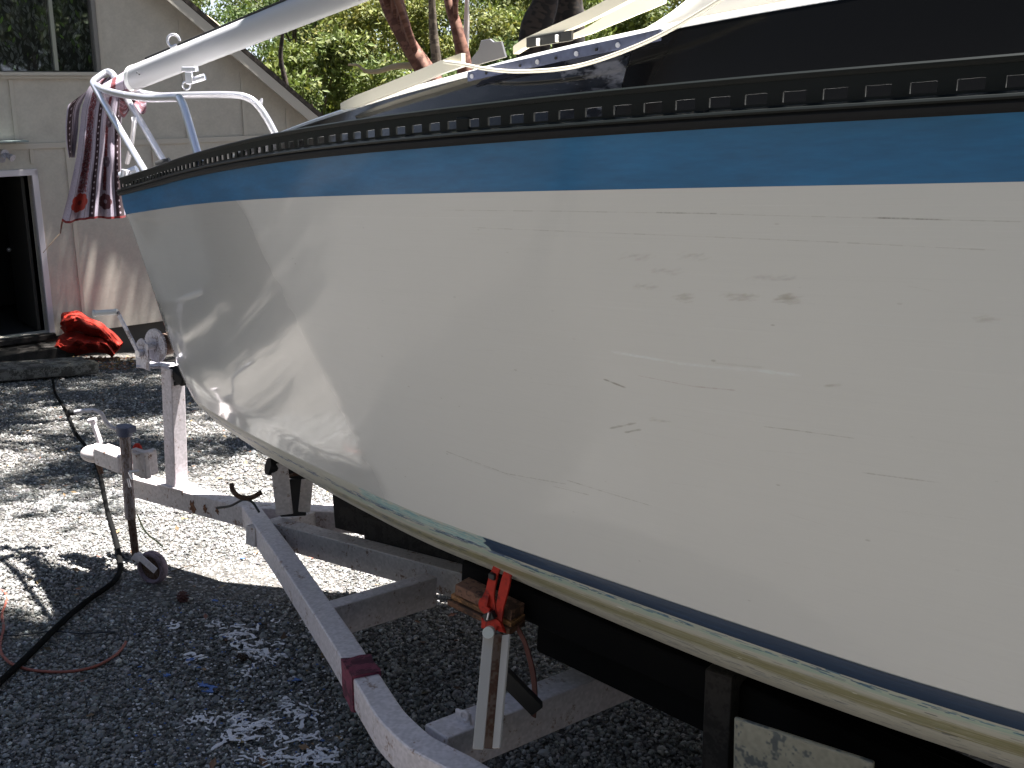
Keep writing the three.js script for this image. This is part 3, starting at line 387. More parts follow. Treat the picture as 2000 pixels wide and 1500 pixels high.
// perforated toe rail with its rub strake
const railPath = []; { let u = 0.0, s = 0; const p = u => V3(u, YB + sheerH(u), sheerN(u) + NOSE * (1 - Math.exp(-u / 0.012))); let prev = p(0); railPath.push({ p: prev, s: 0 }); for (u = 0.006; u < END; u += 0.006) { const q = p(u); s += q.distanceTo(prev); railPath.push({ p: q, s }); prev = q; } }
function railAt(s) { let a = 0, b = railPath.length - 1; while (b - a > 1) { const m = (a + b) >> 1; railPath[m].s <= s ? a = m : b = m; } const A = railPath[a], B = railPath[b]; return A.p.clone().lerp(B.p, clamp((s - A.s) / (B.s - A.s), 0, 1)); }
const RAIL = railPath[railPath.length - 1].s, PITCHS = 0.066;
for (const sd of [1, -1]) {
  const run = (s0, s1, step, prof) => { const n = Math.max(1, Math.round((s1 - s0) / step)), P = []; for (let i = 0; i <= n; i++) { const p = railAt(lerp(s0, s1, i / n)); p.z *= sd; P.push(p); } return sweep(P, sd > 0 ? prof : prof.map(([a, b]) => [-a, b]), V3(0, 1, 0), 0.6); };
  const rail = part('toe_rail', [
    run(0.01, RAIL, 0.03, [[-0.006, 0.026], [0.004, 0.026], [0.006, 0.029], [0.006, 0.034], [0.003, 0.037], [-0.004, 0.037], [-0.006, 0.034]]),
    run(0.01, RAIL, 0.03, [[-0.0025, 0.008], [0.0015, 0.008], [0.0015, 0.0262], [-0.0025, 0.0262]]),
    run(0.01, RAIL, 0.03, [[-0.0025, -0.0125], [0.0015, -0.0125], [0.0015, -0.008], [-0.0025, -0.008]]),
    run(0.01, RAIL, 0.03, [[-0.004, -0.0122], [0.006, -0.0122], [0.021, -0.0165], [0.023, -0.020], [0.021, -0.0235], [-0.002, -0.0235]]),
    ...Array.from({ length: Math.floor((RAIL - 0.08) / PITCHS) }, (_, i) => { const s = 0.06 + i * PITCHS; return run(s - 0.0135, s + 0.0135, 0.0135, [[-0.0028, -0.0081], [0.0018, -0.0081], [0.0018, 0.0081], [-0.0028, 0.0081]]); }),
  ], M.railAlu, boat);
  { const p = railAt(3.30); part('rail_joint', box(0.036, 0.034, 0.008, V3(p.x, p.y - 0.004, sd * (p.z + 0.006)), 0.003).translate(-p.x, 0, -sd * p.z).rotateY(-sd * 0.08).translate(p.x, 0, sd * p.z), M.railAlu, rail); }
  part('rub_strake', run(0.0, RAIL, 0.03, [[-0.004, -0.0236], [0.016, -0.0236], [0.02, -0.029], [0.019, -0.036], [0.012, -0.042], [-0.004, -0.042]]), M.rubber, rail);
  for (const s of [1.5, 2.3, 3.1, 3.9]) { const p = railAt(s); p.z = sd * (p.z + 0.010); p.y -= 0.0135; part('rail_bolt', new THREE.CylinderGeometry(0.005, 0.005, 0.005, 8).translate(p.x, p.y, p.z), M.rubber, rail); }
}
// cabin: dark glossy side band under a white edge, cream top
const cabH = spline([0.8, 1.26, 1.59, 1.87, 2.13, 2.48, 2.77, 2.94, 3.13, 3.37, 3.57, 3.78, 4.3, 5, 6, 6.6], [.115, .238, .293, .34, .381, .437, .480, .506, .532, .563, .587, .61, .66, .72, .80, .84]);
const cabN = u => Math.max(0.02, sheerN(u) - 0.22);
const CAB0 = 0.95, CAB1 = 6.4;
{
  const glass = dataTex(1024, 256, (u, v) => { const U = u * 4.2; const n = noise(U * 18 + v * 5, v * 9 - U * 3, 5) * 0.5 + noise(U * 60 + v * 16, v * 20 - U * 9, 6) * 0.3 + noise(U * 200, v * 70, 7) * 0.2; const dust = smooth(0.55, 0.75, n) * 0.10 + (U > 2.28 - 0.16 * v && U < 2.40 ? smooth(0.4, 0.62, n) * 0.45 : 0) + (hash(Math.floor(u * 1024), Math.floor(v * 256), 3) > 0.997 ? 0.5 : 0); return [7 + 88 * dust, 8 + 88 * dust, 10 + 94 * dust]; }); glass.wrapS = glass.wrapT = THREE.ClampToEdgeWrapping;
  M.window = mat({ map: glass, roughness: 0.1, specularIntensity: 0.3 });
  M.windowPlain = mat({ color: lin(0.003, 0.003, 0.003), roughness: 0.14, specularIntensity: 0.13 });
  const band = (a, b, sd, out) => { const g = gridGeo(Math.ceil((b - a) * 24), 4, (i, j) => { const u = lerp(a, b, i); return V3(u, YB + lerp(sheerH(u) - 0.03, cabH(u), j), sd * (lerp(sheerN(u) - 0.14, cabN(u), j) + out)); }, (i, j) => [(lerp(a, b, i) - CAB0) / 4.2, j]); if (sd > 0) return g; const ix = g.index.array; for (let k = 0; k < ix.length; k += 3) { const t = ix[k + 1]; ix[k + 1] = ix[k + 2]; ix[k + 2] = t; } g.computeVertexNormals(); return g; };
  for (const sd of [1, -1]) { const f = band(CAB0, 3.30, sd, 0), g = band(3.306, CAB1, sd, 0.006); for (const q of [f, g]) { const ix = q.index.array; for (let k = 0; k < ix.length; k += 3) { const t = ix[k + 1]; ix[k + 1] = ix[k + 2]; ix[k + 2] = t; } q.computeVertexNormals(); } part('side_window', f, M.window, boat); part('side_window', g, M.windowPlain, boat); }
  part('cabin_front', gridGeo(2, 16, (i, j) => { const t = j * 2 - 1, n = cabN(CAB0) * t; return V3(CAB0 - 0.06 * (1 - i), YB + lerp(sheerH(CAB0) - 0.02, cabH(CAB0), i), n); }), M.windowPlain, boat);
  for (const sd of [1, -1]) { const P = []; for (let i = 0; i <= 80; i++) { const u = lerp(CAB0 - 0.02, CAB1, i / 80); P.push(V3(u, YB + cabH(u), sd * cabN(u))); } part('cabin_edge', sweep(P, [t => { const k = lerp(0.45, 1.25, smooth(0, 0.5, t)); const q = [[0.004, -0.004], [0.006, 0.003 * k], [0.002, 0.009 * k], [-0.02, 0.013 * k], [-0.06, 0.016 * k], [-0.06, -0.004]]; return sd > 0 ? q : q.map(([a, b]) => [-a, b]); }], V3(0, 1, 0), 0.7), M.whiteGel, boat); }
  part('cabin_top', gridGeo(60, 14, (i, j) => { const u = lerp(CAB0, CAB1, i), t = j * 2 - 1, n = cabN(u) - 0.05; return V3(u, YB + cabH(u) + 0.011 + 0.045 * (1 - t * t) * smooth(0.9, 2.5, u), t * n); }), M.cream, boat);
  part('cabin_back', gridGeo(2, 8, (i, j) => V3(CAB1, YB + lerp(sheerH(CAB1) - 0.02, cabH(CAB1), i), (j * 2 - 1) * cabN(CAB1))), M.whiteGel, boat);
}
// raised hatch (pop-top) on the cabin roof
{
  const ptn = u => cabN(u) - 0.07; const P = []; for (let i = 0; i <= 24; i++) P.push(lerp(3.20, 5.6, i / 24));
  const g = gridGeo(24, 6, (i, j) => { const u = lerp(3.20, 5.6, i), b = cabH(u) + 0.012, hgt = 0.085 * smooth(0, 0.09, i) ; return V3(u + 0.03 * j * (1 - i), YB + b + hgt * j, ptn(u) - 0.02 * j * j); });
  const ix = g.index.array; for (let k = 0; k < ix.length; k += 3) { const t = ix[k + 1]; ix[k + 1] = ix[k + 2]; ix[k + 2] = t; } g.computeVertexNormals();
  const hatch = part('hatch', [g, gridGeo(24, 10, (i, j) => { const u = lerp(3.20, 5.6, i), hgt = 0.085 * smooth(0, 0.09, i), n = ptn(u) - 0.02, t = j * 2 - 1; return V3(u + 0.03 * (1 - i), YB + cabH(u) + 0.012 + hgt + 0.03 * (1 - t * t), n * t); })], mat({ color: lin(0.62, 0.59, 0.53), roughness: 0.45, side: THREE.DoubleSide }), boat);
}
const cabPt = (px, py, off) => { let n = 0.8, p; for (let i = 0; i < 40; i++) { p = bN(px, py, n); n = lerp(n, sheerN(clamp(p.x, 0.3, 6)) - off, 0.5); } return bN(px, py, n); };
// loose cream mouldings and trim being taken off the cabin
{
  const ribbon = (line, off, hh, thick) => { const P = line.map(([x, y]) => cabPt(x, y, off)), C = new THREE.CatmullRomCurve3(P, false, 'catmullrom', 0.3).getPoints(40); return sweep(C, typeof hh === 'function' ? [t => rect(thick, hh(t))] : rect(thick, hh), V3(0, 1, 0), 0.5); };
  part('trim_moulding', ribbon([[669, 208], [700, 197], [760, 174], [820, 150], [865, 131], [905, 117]], 0.19, t => lerp(0.018, 0.03, smooth(0, 0.2, t)) , 0.012), M.cream, boat, 'cream moulding lying loose along the forward cabin edge');
  part('trim_moulding', ribbon([[1008, 98], [1030, 84], [1080, 62], [1150, 32], [1230, -10], [1290, -45]], 0.34, t => lerp(0.018, 0.028, t), 0.018), M.cream, boat, 'cream moulding raised above the cabin roof');
  part('trim_panel', ribbon([[1100, 78], [1150, 60], [1200, 34], [1260, 4], [1300, -18]], 0.40, t => lerp(0.006, 0.05, t), 0.008), M.greyGel, boat, 'grey panel behind the raised moulding');
  part('trim_cord', tube([[868, 121], [905, 126], [945, 134], [990, 139], [1040, 139], [1092, 135], [1140, 126], [1200, 107], [1262, 82], [1310, 58], [1350, 35], [1400, 4], [1440, -20]].map(([x, y]) => cabPt(x, y, 0.175)), 0.0042, 120, 8), M.cream, boat, 'thin cream trim strip hanging in a curve over the dark band');
  const stripG = ribbon([[915, 150], [960, 139], [1040, 122], [1120, 104], [1200, 88], [1290, 68]], 0.196, 0.021, 0.006);
  const strip = part('screw_strip', stripG, M.slate, boat, 'slate blue strip with screws bared along the cabin edge');
  for (const [x, y] of [[922, 149], [950, 143], [1016, 128.5], [1050, 121], [1086, 113.5], [1126, 105], [1165, 97], [1207, 88]]) { const p = cabPt(x, y, 0.192), big = [922, 1050, 1126, 1207].includes(x); part('screw', new THREE.CylinderGeometry(big ? 0.0052 : 0.003, big ? 0.0052 : 0.003, 0.004, 10).rotateX(Math.PI / 2).translate(p.x, p.y, p.z), big ? M.steel : M.black, strip); }
  // black strip painting the shade in the gap under the moulding, two white clips
  part('gap_shade_strip', ribbon([[1030, 84], [1070, 77], [1118, 69]], 0.33, 0.022, 0.006), M.black, boat);
  for (const [x, y] of [[1051, 82], [1088, 75]]) { const p = cabPt(x, y, 0.322); part('clip', box(0.008, 0.016, 0.008, p, 0.002), M.whiteGel, boat); }
  // metal mast-step plate with holes on the cabin roof
  const b0 = cabPt(955, 96, 0.42); const sh = new THREE.Shape([[-0.06, -0.03], [-0.055, -0.012], [-0.028, 0.004], [-0.016, 0.024], [0.012, 0.022], [0.022, 0.012], [0.046, 0.008], [0.052, -0.03]].map(p => new THREE.Vector2(...p)));
  for (const [x, y, r] of [[-0.038, -0.012, 0.005], [-0.012, 0.003, 0.006], [0.008, -0.002, 0.008], [0.03, -0.006, 0.005]]) { const h = new THREE.Path(); h.absarc(x, y, r, 0, 6.283, true); sh.holes.push(h); }
  part('mast_step', new THREE.ExtrudeGeometry(sh, { depth: 0.006, bevelEnabled: true, bevelSize: 0.001, bevelThickness: 0.001, bevelSegments: 1 }).rotateZ(0.2).translate(b0.x, b0.y, b0.z), mat({ color: lin(0.11, 0.11, 0.125), roughness: 0.5, metalness: 0.3 }), boat);
  const lf = bN(1917, 40, 1.08); part('window_fleck', box(0.034, 0.004, 0.004, lf, 0.001).translate(-lf.x, -lf.y, -lf.z).rotateZ(-0.55).translate(lf.x, lf.y, lf.z + 0.03), M.cream, boat);  // small slanted cream fleck on the dark side band
}
// bow pulpit of bent stainless tube
{
  const T = (list, r = 0.0155, seg = 60, ten = 0.4) => tube(list.map(([x, y, z]) => bZ(x, y, z)), r, seg, 10, false, ten);
  const pul = new THREE.Group(); pul.name = 'pulpit'; boat.add(pul);
  part('leg', T([[287, 342, -4.8], [262, 300, -4.93], [224, 236, -5.12], [196, 188, -5.32], [182, 163, -5.43], [184, 157, -5.45], [205, 142, -5.52], [214, 140, -5.52], [224, 150, -5.5], [240, 180, -5.42], [282, 250, -5.18], [326, 326, -4.95]], 0.0155, 140, 0.2), M.steel, pul);
  part('leg', T([[391, 318, -4.15], [380, 280, -4.2], [366, 232, -4.27], [357, 204, -4.32], [350, 191, -4.36]]), M.steel, pul);
  part('rail', T([[188, 168, -5.4], [205, 176, -5.3], [240, 185, -5.05], [290, 192, -4.7], [350, 191, -4.36]]), M.steel, pul);
  part('rail', T([[222, 150, -5.5], [240, 166, -5.45], [265, 179, -5.38], [310, 187, -5.25], [360, 186, -5.12], [430, 185, -5.0], [470, 187, -4.95], [493, 196, -4.93], [510, 214, -4.92], [526, 240, -4.92], [544, 275, -4.92]], 0.0155, 90), M.steel, pul);
  part('lug', [T([[505, 205, -4.93], [512, 192, -4.93], [511, 206, -4.93]], 0.004, 12)], M.steel, pul);
  part('leg', T([[248, 318, -5.25], [256, 285, -5.2], [262, 240, -5.15], [262, 228, -5.15]], 0.012, 30), M.steel, pul);
  part('anchor_chock', [rod(bZ(236, 345, -5.1), bZ(268, 332, -5.1), 0.022), rod(bZ(244, 350, -5.06), bZ(246, 332, -5.06), 0.02)], M.steel, pul);
  part('mooring_cleat', [rod(bZ(306, 322, -4.9), bZ(332, 315, -4.9), 0.017)], M.black, pul);
}
// bow eye
part('bow_eye', [new THREE.TorusGeometry(0.017, 0.005, 8, 18).translate(...bN(364, 700, 0.012).toArray())], M.steel, boat);

/* ------------------------------------------------------------------ mast, towel */
{
  const a = atZ(262, 152, -5.3), b0 = atZ(640, 0, -4.4), d = b0.clone().sub(a).normalize(), b = a.clone().addScaledVector(d, 7.2);
  const t = thing('mast', 'long white aluminium mast lying over the bow pulpit', 'mast', a);
  const L = v => v.clone().sub(a); const up = V3(0, 1, 0);
  const oval = []; for (let k = 0; k < 28; k++) { const q = k / 28 * Math.PI * 2; oval.push([Math.cos(q) * 0.042, Math.sin(q) * 0.056]); }
  part('mast_tube', sweep([V3(0, 0, 0), L(b).multiplyScalar(0.25), L(b).multiplyScalar(0.5), L(b)], oval, up, 0.6), M.alu, t);
  const s = d.clone().cross(up).normalize();
  const off = (k, a1, b1) => d.clone().multiplyScalar(k).addScaledVector(s, a1).addScaledVector(up, b1);
  part('sail_track', beam(off(0.12, 0, 0.058), off(7.2, 0, 0.058), 0.012, 0.022, 0.003), M.black, t);
  part('groove', [beam(off(0.06, -0.0368, -0.029), off(7.2, -0.0368, -0.029), 0.003, 0.006, 0.001)], M.rubber, t);
  part('end_plug', sweep([off(-0.018, 0, 0), off(0.012, 0, 0)], oval.map(([x, y]) => [x * 1.05, y * 1.04]), up, 0.6), M.whiteGel, t);
  part('tape', [beam(off(0.94, -0.0252, 0.0455), off(1.04, -0.0252, 0.0455), 0.016, 0.006, 0.001), beam(off(1.08, -0.0252, 0.0455), off(1.14, -0.0252, 0.0455), 0.016, 0.006, 0.001)], mat({ color: lin(0.5, 0.05, 0.08), roughness: 0.6 }), t);
  part('shackle', [new THREE.TorusGeometry(0.026, 0.006, 8, 20, 4.9).translate(...L(atZ(339, 80, -4.95)).toArray()), rod(L(atZ(333, 94, -4.95)), L(atZ(345, 88, -4.95)), 0.007)], M.steel, t);
  const tg = L(atZ(372, 150, -4.8)); part('spreader_bracket', [box(0.06, 0.02, 0.05, tg.clone().add(V3(0, 0.03, 0))), box(0.03, 0.05, 0.02, tg.clone().add(V3(0.0, -0.005, 0.02))), rod(tg.clone().add(V3(-0.01, -0.02, 0)), tg.clone().add(V3(0.06, 0.0, 0)), 0.014), new THREE.TorusGeometry(0.016, 0.004, 6, 14).translate(tg.x - 0.02, tg.y - 0.035, tg.z)], M.steel, t);
  for (const [x, y] of [[268, 143], [264, 140]]) { const p = L(atZ(x + 4, y + 2, -5.16)); part('rivet', new THREE.SphereGeometry(0.004, 6, 4).translate(p.x, p.y, p.z), M.black, t); }
}
{
  const prt = canvasTex(512, 1024, (c, W, H) => {
    const r = rng(3); c.fillStyle = '#978e9c'; c.fillRect(0, 0, W, H);
    for (let i = 0; i < 9000; i++) { c.globalAlpha = 0.2; c.fillStyle = r() < 0.5 ? '#c4bccb' : '#5c4552'; c.fillRect(r() * W, r() * H, 2 + r() * 3, 2 + r() * 4); } c.globalAlpha = 1;
    const bandR = (x, w) => { for (let i = 0; i < 2600; i++) { c.globalAlpha = 0.4; c.fillStyle = ['#5e2027', '#43161e', '#7a2c2c', '#4f3b44'][i % 4]; const y = r() * H; if (y > H * 0.8) continue; c.beginPath(); c.arc((x + (r() - 0.5) * w) * W, y, 2 + r() * 6, 0, 7); c.fill(); } c.globalAlpha = 1; };
    bandR(0.24, 0.15); bandR(0.66, 0.05);
    const dots = (x, w) => { c.fillStyle = '#2c1a20'; c.fillRect((x - w / 2) * W, 0, w * W, H); c.fillStyle = '#9c8c96'; for (let y = 14; y < H; y += 44) { c.beginPath(); c.arc(x * W + (r() - 0.5) * 5, y, 8, 0, 7); c.fill(); } };
    dots(0.46, 0.09); dots(0.92, 0.13);
    c.strokeStyle = '#3a2a30'; c.lineWidth = 3; for (const x of [0.12, 0.34, 0.8]) { c.beginPath(); c.moveTo(x * W, 0); c.lineTo(x * W, H); c.stroke(); }
    const flower = (x, y, R, col, mid) => { c.fillStyle = col; for (let k = 0; k < 7; k++) { c.beginPath(); c.arc(x + Math.cos(k / 7 * 6.28) * R * 0.6, y + Math.sin(k / 7 * 6.28) * R * 0.6, R * 0.42, 0, 7); c.fill(); } c.fillStyle = mid; c.beginPath(); c.arc(x, y, R * 0.25, 0, 7); c.fill(); };
    flower(0.23 * W, 0.87 * H, 70, '#8e2b20', '#5a1614'); flower(0.68 * W, 0.88 * H, 58, '#4e2a30', '#8d7f8a'); flower(0.68 * W, 0.6 * H, 40, '#584a54', '#8d7f8a'); flower(0.7 * W, 0.32 * H, 40, '#584a54', '#8d7f8a');
    c.fillStyle = '#6a1d20'; c.fillRect(0, H - 16, W, 16);
  }); prt.flipY = false; prt.wrapS = prt.wrapT = THREE.ClampToEdgeWrapping; prt.needsUpdate = true;
  const base = atZ(180, 430, -5.5), t = thing('towel', 'flowered striped towel draped over the pulpit nose and mast end', 'towel', base), m = mat({ map: prt, roughness: 1, sheen: 0.3, side: THREE.DoubleSide });
  const Lx = spline([150, 165, 200, 250, 300, 360, 432], [196, 178, 163, 156, 150, 138, 120]), Rx = spline([150, 165, 200, 250, 300, 360, 425], [242, 244, 241, 236, 236, 238, 246]);
  const main = gridGeo(60, 50, (i, j) => { const y = lerp(150, lerp(433, 424, i) + 5 * (noise(i * 14, 3, 9) - 0.5) * smooth(0.8, 1, j), j), x = lerp(Lx(y), Rx(y), i); const z = -5.5 - 0.06 * (1 - j) + 0.035 * j * Math.sin(i * 15 + j * 1.4) + 0.022 * Math.sin(i * 31 + 2 + 2 * j) * j + 0.02 * (noise(i * 9, j * 7, 4) - 0.5) + 0.05 * Math.sin(i * 3); return atZ(x, y + 2 * Math.sin(i * 9), z).sub(base); });
  const cloth = part('cloth', main, m, t);
  part('fold', gridGeo(16, 30, (i, j) => { const y = lerp(lerp(205, 168, i), 308, Math.pow(j, 0.9)); const xl = spline([168, 200, 230, 260, 290, 310], [170, 136, 129, 128, 131, 135])(y), xr = spline([168, 200, 260, 310], [178, 160, 152, 146])(y); return atZ(lerp(xl, xr, i), y, -5.60 + 0.04 * Math.sin(i * 5 + j)).sub(base); }, (i, j) => [0.82 + i * 0.3 - (i > 0.55 ? 0.5 : 0), j * 0.4]), m, t);
  part('fold', gridGeo(20, 14, (i, j) => { const x = lerp(232, 286, i), y = lerp(lerp(168, 190, i), lerp(222, 212, i) + 10 * Math.sin(i * 9), j); return atZ(x, y, -5.42 + 0.05 * Math.sin(i * 6 + j * 3)).sub(base); }, (i, j) => [0.16 + 0.16 * i, 0.1 + j * 0.3]), m, t);
  part('fold', gridGeo(24, 12, (i, j) => { const q = lerp(0, Math.PI, j); const x = lerp(200, 252, i), y = lerp(164, 132, i); return atZ(x - 3 * Math.sin(q), y + lerp(2, 48, j) * lerp(0.6, 1, i), -5.40 + 0.06 * Math.sin(q) ).sub(base); }, (i, j) => [i * 0.35 + 0.5, j * 0.3]), m, t);
  part('tassel', limb([[122, 432], [120, 441], [118, 456]].map(([x, y]) => atZ(x, y, -5.5).sub(base)), 0.005, 0.003, 8, 6, 2), mat({ color: lin(0.1, 0.04, 0.03), roughness: 1 }), t);
  part('thread', tube([[118, 456], [108, 466], [96, 480], [84, 494]].map(([x, y]) => atZ(x, y, -5.5).sub(base)), 0.0016, 12, 5), mat({ color: lin(0.25, 0.18, 0.12), roughness: 1 }), t);
}

/* ------------------------------------------------------------------ trailer */
const trailer = thing('boat_trailer', 'white painted steel boat trailer with winch post and jockey wheel', 'boat trailer', ORIGIN, TURN);
{
  const H = u => 0.42 - 0.022 * u;               // top of the frame over the ground
  const F = (u, n, dy = 0) => { const p = V3(u, 0, n), w = ORIGIN.clone().addScaledVector(AX, u).addScaledVector(NX, n); p.y = groundY(w.x, w.z) - ORIGIN.y + H(u) + dy; return p; };
  const topPt = (px, py) => { let h = 0.4, p; for (let i = 0; i < 12; i++) { p = bG(px, py, h); h = H(p.x); } return p; };
  const rail = pts => { const C = new THREE.CatmullRomCurve3(pts, false, 'catmullrom', 0.2).getPoints(48); return sweep(C, [[-0.034, -0.1], [0.034, -0.1], [0.038, -0.096], [0.038, -0.004], [0.034, 0], [-0.034, 0], [-0.038, -0.004], [-0.038, -0.096]], V3(0, 1, 0), 0.4); };
  const R0 = topPt(487, 985), R1 = topPt(560, 1085), R2 = topPt(665, 1240), R3 = topPt(760, 1390), R4 = topPt(820, 1448), R5 = topPt(900, 1490), R6 = topPt(1010, 1552);
  const port = [R0, R1, R2, R3, R4, R5, R6, F(4.6, 1.42), F(6.2, 1.42)], star = port.map(p => F(p.x, -p.z));
  part('side_rail', rail(port), M.trailer, trailer); part('side_rail', rail(star), M.trailer, trailer);
  const tn0 = topPt(262, 918), tn1 = topPt(470, 985);
  part('tongue', beam(F(-0.16, 0.0, -0.05), F(0.80, 0.0, -0.05), 0.1, 0.085, 0.006), M.trailerRust, trailer);
  // centre channel, keel plank, cross members
  const c0 = F(1.0, 0.1, -0.02), c1 = F(6.2, 0.1, -0.04);
  part('centre_channel', [beam(F(1.02, 0.13, -0.055), F(6.2, 0.13, -0.055), 0.11, 0.012), beam(F(1.02, 0.09, -0.006), F(6.2, 0.09, -0.006), 0.012, 0.07), beam(F(1.02, 0.09, -0.104), F(6.2, 0.09, -0.104), 0.012, 0.07)], M.trailerRust, trailer);
  part('keel_plank', [beam(F(1.28, -0.02, 0.07), F(6, -0.02, 0.04), 0.15, 0.05, 0.006), beam(F(1.5, 0.03, 0.05), F(6, 0.03, 0.03), 0.1, 0.05, 0.006)], M.darkWood, trailer);
  part('roller_mount', beam(F(1.0, -0.26, -0.05), F(1.0, 0.22, -0.05), 0.085, 0.06), M.trailerRust, trailer);
  const x1 = topPt(642, 1180), x2 = topPt(842, 1122), dd = x2.clone().sub(x1).normalize();
  part('cross_member', [beam(x1.clone().add(V3(0, -0.06, 0)).addScaledVector(dd, -0.02), x2.clone().add(V3(0, -0.06, 0)), 0.115, 0.06), beam(x2.clone().add(V3(0, -0.062, 0)).addScaledVector(dd, 0.15), x2.clone().add(V3(0, -0.062, 0)).addScaledVector(dd, 0.6), 0.11, 0.06)], M.trailer, trailer);
  const y1 = topPt(836, 1432), y2 = topPt(1215, 1285), de = y2.clone().sub(y1).normalize();
  part('cross_member', beam(y1.clone().add(V3(0, -0.06, 0)).addScaledVector(de, 0.02), y2.clone().add(V3(0, -0.06, 0)).addScaledVector(de, 1.6), 0.115, 0.09), M.trailer, trailer);
  part('lug_plate', [box(0.05, 0.04, 0.01, bG(905, 1402, H(2.9) + 0.01)), new THREE.TorusGeometry(0.012, 0.005, 8, 14).translate(...bG(908, 1398, H(2.9) + 0.02).toArray())], M.trailer, trailer);
  const rustM = mat({ map: grime([138, 98, 74], [104, 70, 50], 0.5, 4, 44), roughness: 0.9 }), rr = rng(12);
  for (const [p, w] of [[F(0.38, 0.0438, -0.06), 0.05], [F(0.47, 0.0438, -0.055), 0.035], [F(0.56, 0.0438, -0.05), 0.03]]) { const sh = new THREE.Shape(); for (let k = 0; k < 18; k++) { const a = k / 18 * 6.2832, q = w * lerp(0.35, 1, rr()) * (k > 9 ? 1 : 0.7); k ? sh.lineTo(Math.cos(a) * q * 0.7, Math.sin(a) * q) : sh.moveTo(q * 0.7, 0); } const g = new THREE.ExtrudeGeometry(sh, { depth: 0.0012, bevelEnabled: false }).translate(p.x, p.y, p.z); part('rust_scab', g, rustM, trailer); }
  for (const p of [x2, y1]) part('weld', beam(p.clone().add(V3(0.0, -0.1, 0.01)), p.clone().add(V3(0.004, -0.004, 0.012)), 0.014, 0.012, 0.005, V3(1, 0, 0)), rustM, trailer);
  // bow roller on its uprights
  const rm = new THREE.Group(); rm.name = 'bow_roller'; trailer.add(rm);
  const rl0 = bZ(530, 908, -4.42), rl1 = bZ(615, 925, -4.5);
  part('roller', rod(rl0.clone().add(V3(0, 0, 0.02)), rl1, 0.036, 0.036, 20), M.rubber, rm);
  part('upright', beam(bZ(545, 905, -4.4), bZ(556, 1005, -4.36), 0.012, 0.07, 0.003, V3(0.75, 0, 0.65)), M.trailerRust, rm);
  part('upright', beam(bZ(601, 930, -4.46), bZ(594, 1000, -4.42), 0.01, 0.05, 0.003, V3(0.75, 0, 0.65)), M.trailerRust, rm);
  part('bracket', [beam(bZ(545, 928, -4.42), bZ(605, 916, -4.47), 0.02, 0.05)], M.rusty, rm);
  part('guard', beam(bZ(571, 935, -4.5), bZ(573, 1008, -4.46), 0.03, 0.11, 0.006, V3(0.75, 0, 0.65)), M.black, rm);
  // winch post
  const pb = F(0.21, 0.0, -0.03), pt = bN(337, 716, 0);
  part('winch_post', [beam(V3(pb.x, pb.y, pb.z), V3(pt.x, pt.y - 0.0, 0), 0.076, 0.076, 0.006, V3(1, 0, 0)), beam(F(0.12, 0, 0.006), F(0.31, 0, 0.006), 0.012, 0.1)], M.trailer, trailer);
  const bs = bN(352, 728, 0);
  part('bow_stop', [beam(bN(338, 722, 0), bN(366, 745, 0), 0.05, 0.06, 0.01), beam(bN(338, 752, 0.0), bN(360, 742, 0), 0.02, 0.05)], M.rubber, trailer);
  // winch
  const w = new THREE.Group(); w.name = 'winch'; trailer.add(w);
  const W = (x, y, n = 0) => bN(x, y, n);
  const axis = V3(0.0, 0.05, 1).normalize();
  const disc = (c, r, th, m, holes, name) => { const s = new THREE.Shape(); if (holes) { const N = 44; for (let k = 0; k < N; k++) { for (const [f, rr] of [[0, 0.94], [0.3, 0.94], [0.4, 1], [0.8, 1]]) { const a = (k + f) / N * Math.PI * 2; k + f === 0 ? s.moveTo(r * rr, 0) : s.lineTo(Math.cos(a) * r * rr, Math.sin(a) * r * rr); } } } else s.absarc(0, 0, r, 0, 6.2832); const g = new THREE.ExtrudeGeometry(s, { depth: th, bevelEnabled: false, curveSegments: 30 }).translate(0, 0, -th / 2); g.applyQuaternion(new THREE.Quaternion().setFromUnitVectors(V3(0, 0, 1), axis)); g.translate(c.x, c.y, c.z); return part(name, g, m, w); };
  const gc = W(304, 675, 0.045); disc(gc, 0.078, 0.01, M.galv, true, 'gear'); disc(gc.clone().addScaledVector(axis, 0.008), 0.05, 0.004, M.rusty, false, 'gear_web');
  part('hub', rod(gc.clone().addScaledVector(axis, -0.09), gc.clone().addScaledVector(axis, 0.05), 0.016), M.galv, w);
  part('drum', rod(gc.clone().addScaledVector(axis, -0.085), gc.clone().addScaledVector(axis, -0.02), 0.05, 0.05, 20), M.rusty, w);
  disc(W(328, 672, -0.045), 0.072, 0.006, M.galv, false, 'side_plate');
  const plate = new THREE.Shape(); plate.moveTo(-0.045, -0.065); plate.lineTo(0.05, -0.075); plate.lineTo(0.046, 0.02); plate.quadraticCurveTo(0.03, 0.07, -0.005, 0.066); plate.quadraticCurveTo(-0.045, 0.05, -0.047, 0.0); plate.closePath();
  const pc = W(279, 689, 0.085); const pg = new THREE.ExtrudeGeometry(plate, { depth: 0.006, bevelEnabled: true, bevelSize: 0.001, bevelThickness: 0.001, bevelSegments: 1 }); pg.applyQuaternion(new THREE.Quaternion().setFromUnitVectors(V3(0, 0, 1), axis)); pg.translate(pc.x, pc.y, pc.z); part('side_plate', pg, M.galv, w);
  part('frame_plate', beam(W(268, 712, 0.08), W(340, 714, -0.04), 0.01, 0.09), M.galv, w); part('gear_cover', rod(W(333, 652, -0.03), W(340, 646, -0.05), 0.03, 0.03), M.galv, w);
  const cs = pc.clone().addScaledVector(axis, 0.03);
  part('nut', rod(pc.clone().addScaledVector(axis, -0.01), cs, 0.018, 0.018, 6), M.steel, w);
  const ca = bN(229, 609, 0.13), cb = cs.clone().addScaledVector(axis, -0.008);
